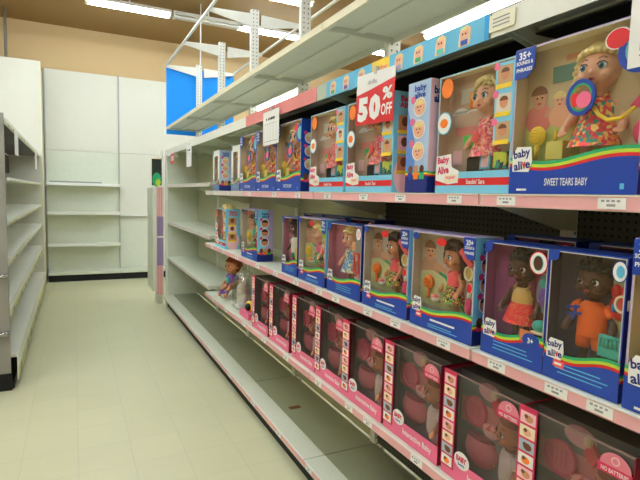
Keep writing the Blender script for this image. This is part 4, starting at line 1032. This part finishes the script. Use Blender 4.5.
for y, lab in zip(ys[1:], nb[1:]):
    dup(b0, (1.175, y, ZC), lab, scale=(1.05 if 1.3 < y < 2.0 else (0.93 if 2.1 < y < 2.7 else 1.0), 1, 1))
# loose toys on the lower shelf
r = thing('loose_doll', 'auburn-haired doll in purple sitting without a box at the left end of the lower shelf', 'doll', (1.33, 4.50, ZC - 0.035), RZ + 0.3)
lb = doll(r, (0, 0, 0.0), 0.40, TAN, REDH, 'curly', (PURPLE, LILAC, 'suit'), EYEN, 'sit'); lb.name = 'body'
MB().sph((0.0, -0.05, 0.19), (0.022, 0.02, 0.03), TEAL, 10, 8).tube([(-0.06, -0.09, 0.09), (0.0, -0.13, 0.08), (0.06, -0.09, 0.09)], 0.014, PURPLE).build('toy_bib', r)
r.location.z = ZC - 0.02
r = thing('plush_bunny', 'white plush bunny in clear plastic beside the loose auburn-haired doll', 'plush toy', (1.30, 4.05, ZC), RZ)
k = MB(); k.sph((0, 0, 0.07), (0.075, 0.06, 0.07), PLUSH, 16, 12); k.sph((0, -0.02, 0.165), (0.052, 0.048, 0.05), PLUSH, 16, 12)
for s in (-1, 1):
    k.sph((s * 0.05, -0.055, 0.03), (0.028, 0.045, 0.028), PLUSH, 10, 8); k.sph((s * 0.07, -0.02, 0.10), (0.022, 0.03, 0.04), PLUSH, 10, 8)
k.build('body', r)
for s in (-1, 1): MB().sph((s * 0.032, 0, 0.235), (0.02, 0.012, 0.055), PLUSH, 10, 8).sph((s * 0.032, -0.009, 0.235), (0.01, 0.006, 0.038), PALEP, 8, 6).build('ear', r)
k = MB()
for s in (-1, 1): k.sph((s * 0.018, -0.063, 0.175), (0.005, 0.005, 0.006), PUP, 8, 6)
k.sph((0, -0.068, 0.16), (0.006, 0.005, 0.004), HOT, 8, 6); k.build('face', r)
MB().lathe([(0.10, 0.0), (0.115, 0.10), (0.11, 0.22), (0.07, 0.30), (0.02, 0.33)], (0, 0, 0), BAG, 20, 0.9, 0.3).build('plastic_bag', r)
r = thing('toy_tray', 'small pink tray holding a yellow and black toy, next to the plush bunny', 'toy', (1.19, 3.72, ZC), RZ)
MB().box(-0.11, 0.11, 0, 0.12, 0, 0.05, BUBBLE).build('tray', r); MB().sph((0.0, 0.05, 0.085), (0.05, 0.03, 0.045), YEL, 12, 8).sph((0.02, 0.03, 0.085), (0.03, 0.025, 0.03), PUP, 12, 8).build('toy', r)
r = thing('teal_bottle', 'tall pale teal bottle standing behind the plush bunny', 'bottle', (1.42, 3.95, ZC))
MB().lathe([(0.001, 0), (0.04, 0), (0.04, 0.18), (0.018, 0.22), (0.018, 0.25), (0.001, 0.25)], (0, 0, 0), mat('pale_teal', (140, 190, 176)), 16).build('bottle', r); MB().lathe([(0.02, 0.25), (0.02, 0.28), (0.001, 0.28)], (0, 0, 0), TEAL, 16).build('cap', r)
tag(MB().box(1.32, 1.40, 3.05, 3.09, 0.1581, 0.1605, BROWN).build('paper_scrap'), 'small dark scrap lying on the bare bottom deck', 'litter')

# ------------------------------------------------------------------ world, camera, colour
w = bpy.data.worlds.new('World'); SC.world = w; w.use_nodes = True
w.node_tree.nodes['Background'].inputs[0].default_value = (0.5, 0.5, 0.45, 1); w.node_tree.nodes['Background'].inputs[1].default_value = 0.1
F, YAW, PIT, ROL, H = 497.6, math.radians(26.396), math.radians(5.107), math.radians(1.459), 1.635
ca, sa, cb, sb, cr, sr = math.cos(YAW), math.sin(YAW), math.cos(PIT), math.sin(PIT), math.cos(ROL), math.sin(ROL)
def wdir(u, v, one):
    d = cb * one + sb * (-v); z = -sb * one + cb * (-v)
    return Vector((u * ca + d * sa, -u * sa + d * ca, z))
right = wdir(cr, -sr, 0).normalized(); down = wdir(sr, cr, 0).normalized(); fwd = wdir(0, 0, 1).normalized()
cam = bpy.data.cameras.new('Camera'); co = bpy.data.objects.new('Camera', cam); COL.objects.link(co)
cam.sensor_width = 36; cam.lens = F / 640 * 36; cam.clip_start = 0.02
R = Matrix((right, -down, -fwd)).transposed().to_4x4()
co.matrix_world = Matrix.Translation((0, 0, H)) @ R
SC.camera = co
SC.view_settings.view_transform = 'Standard'; SC.view_settings.look = 'None'; SC.view_settings.gamma = 1
SC.view_settings.use_curve_mapping = False; SC.view_settings.exposure = 1.22
SC.cycles.max_bounces = 10; SC.cycles.transparent_max_bounces = 16; SC.cycles.diffuse_bounces = 5
SC.cycles.use_denoising = True; SC.cycles.sample_clamp_indirect = 6.0
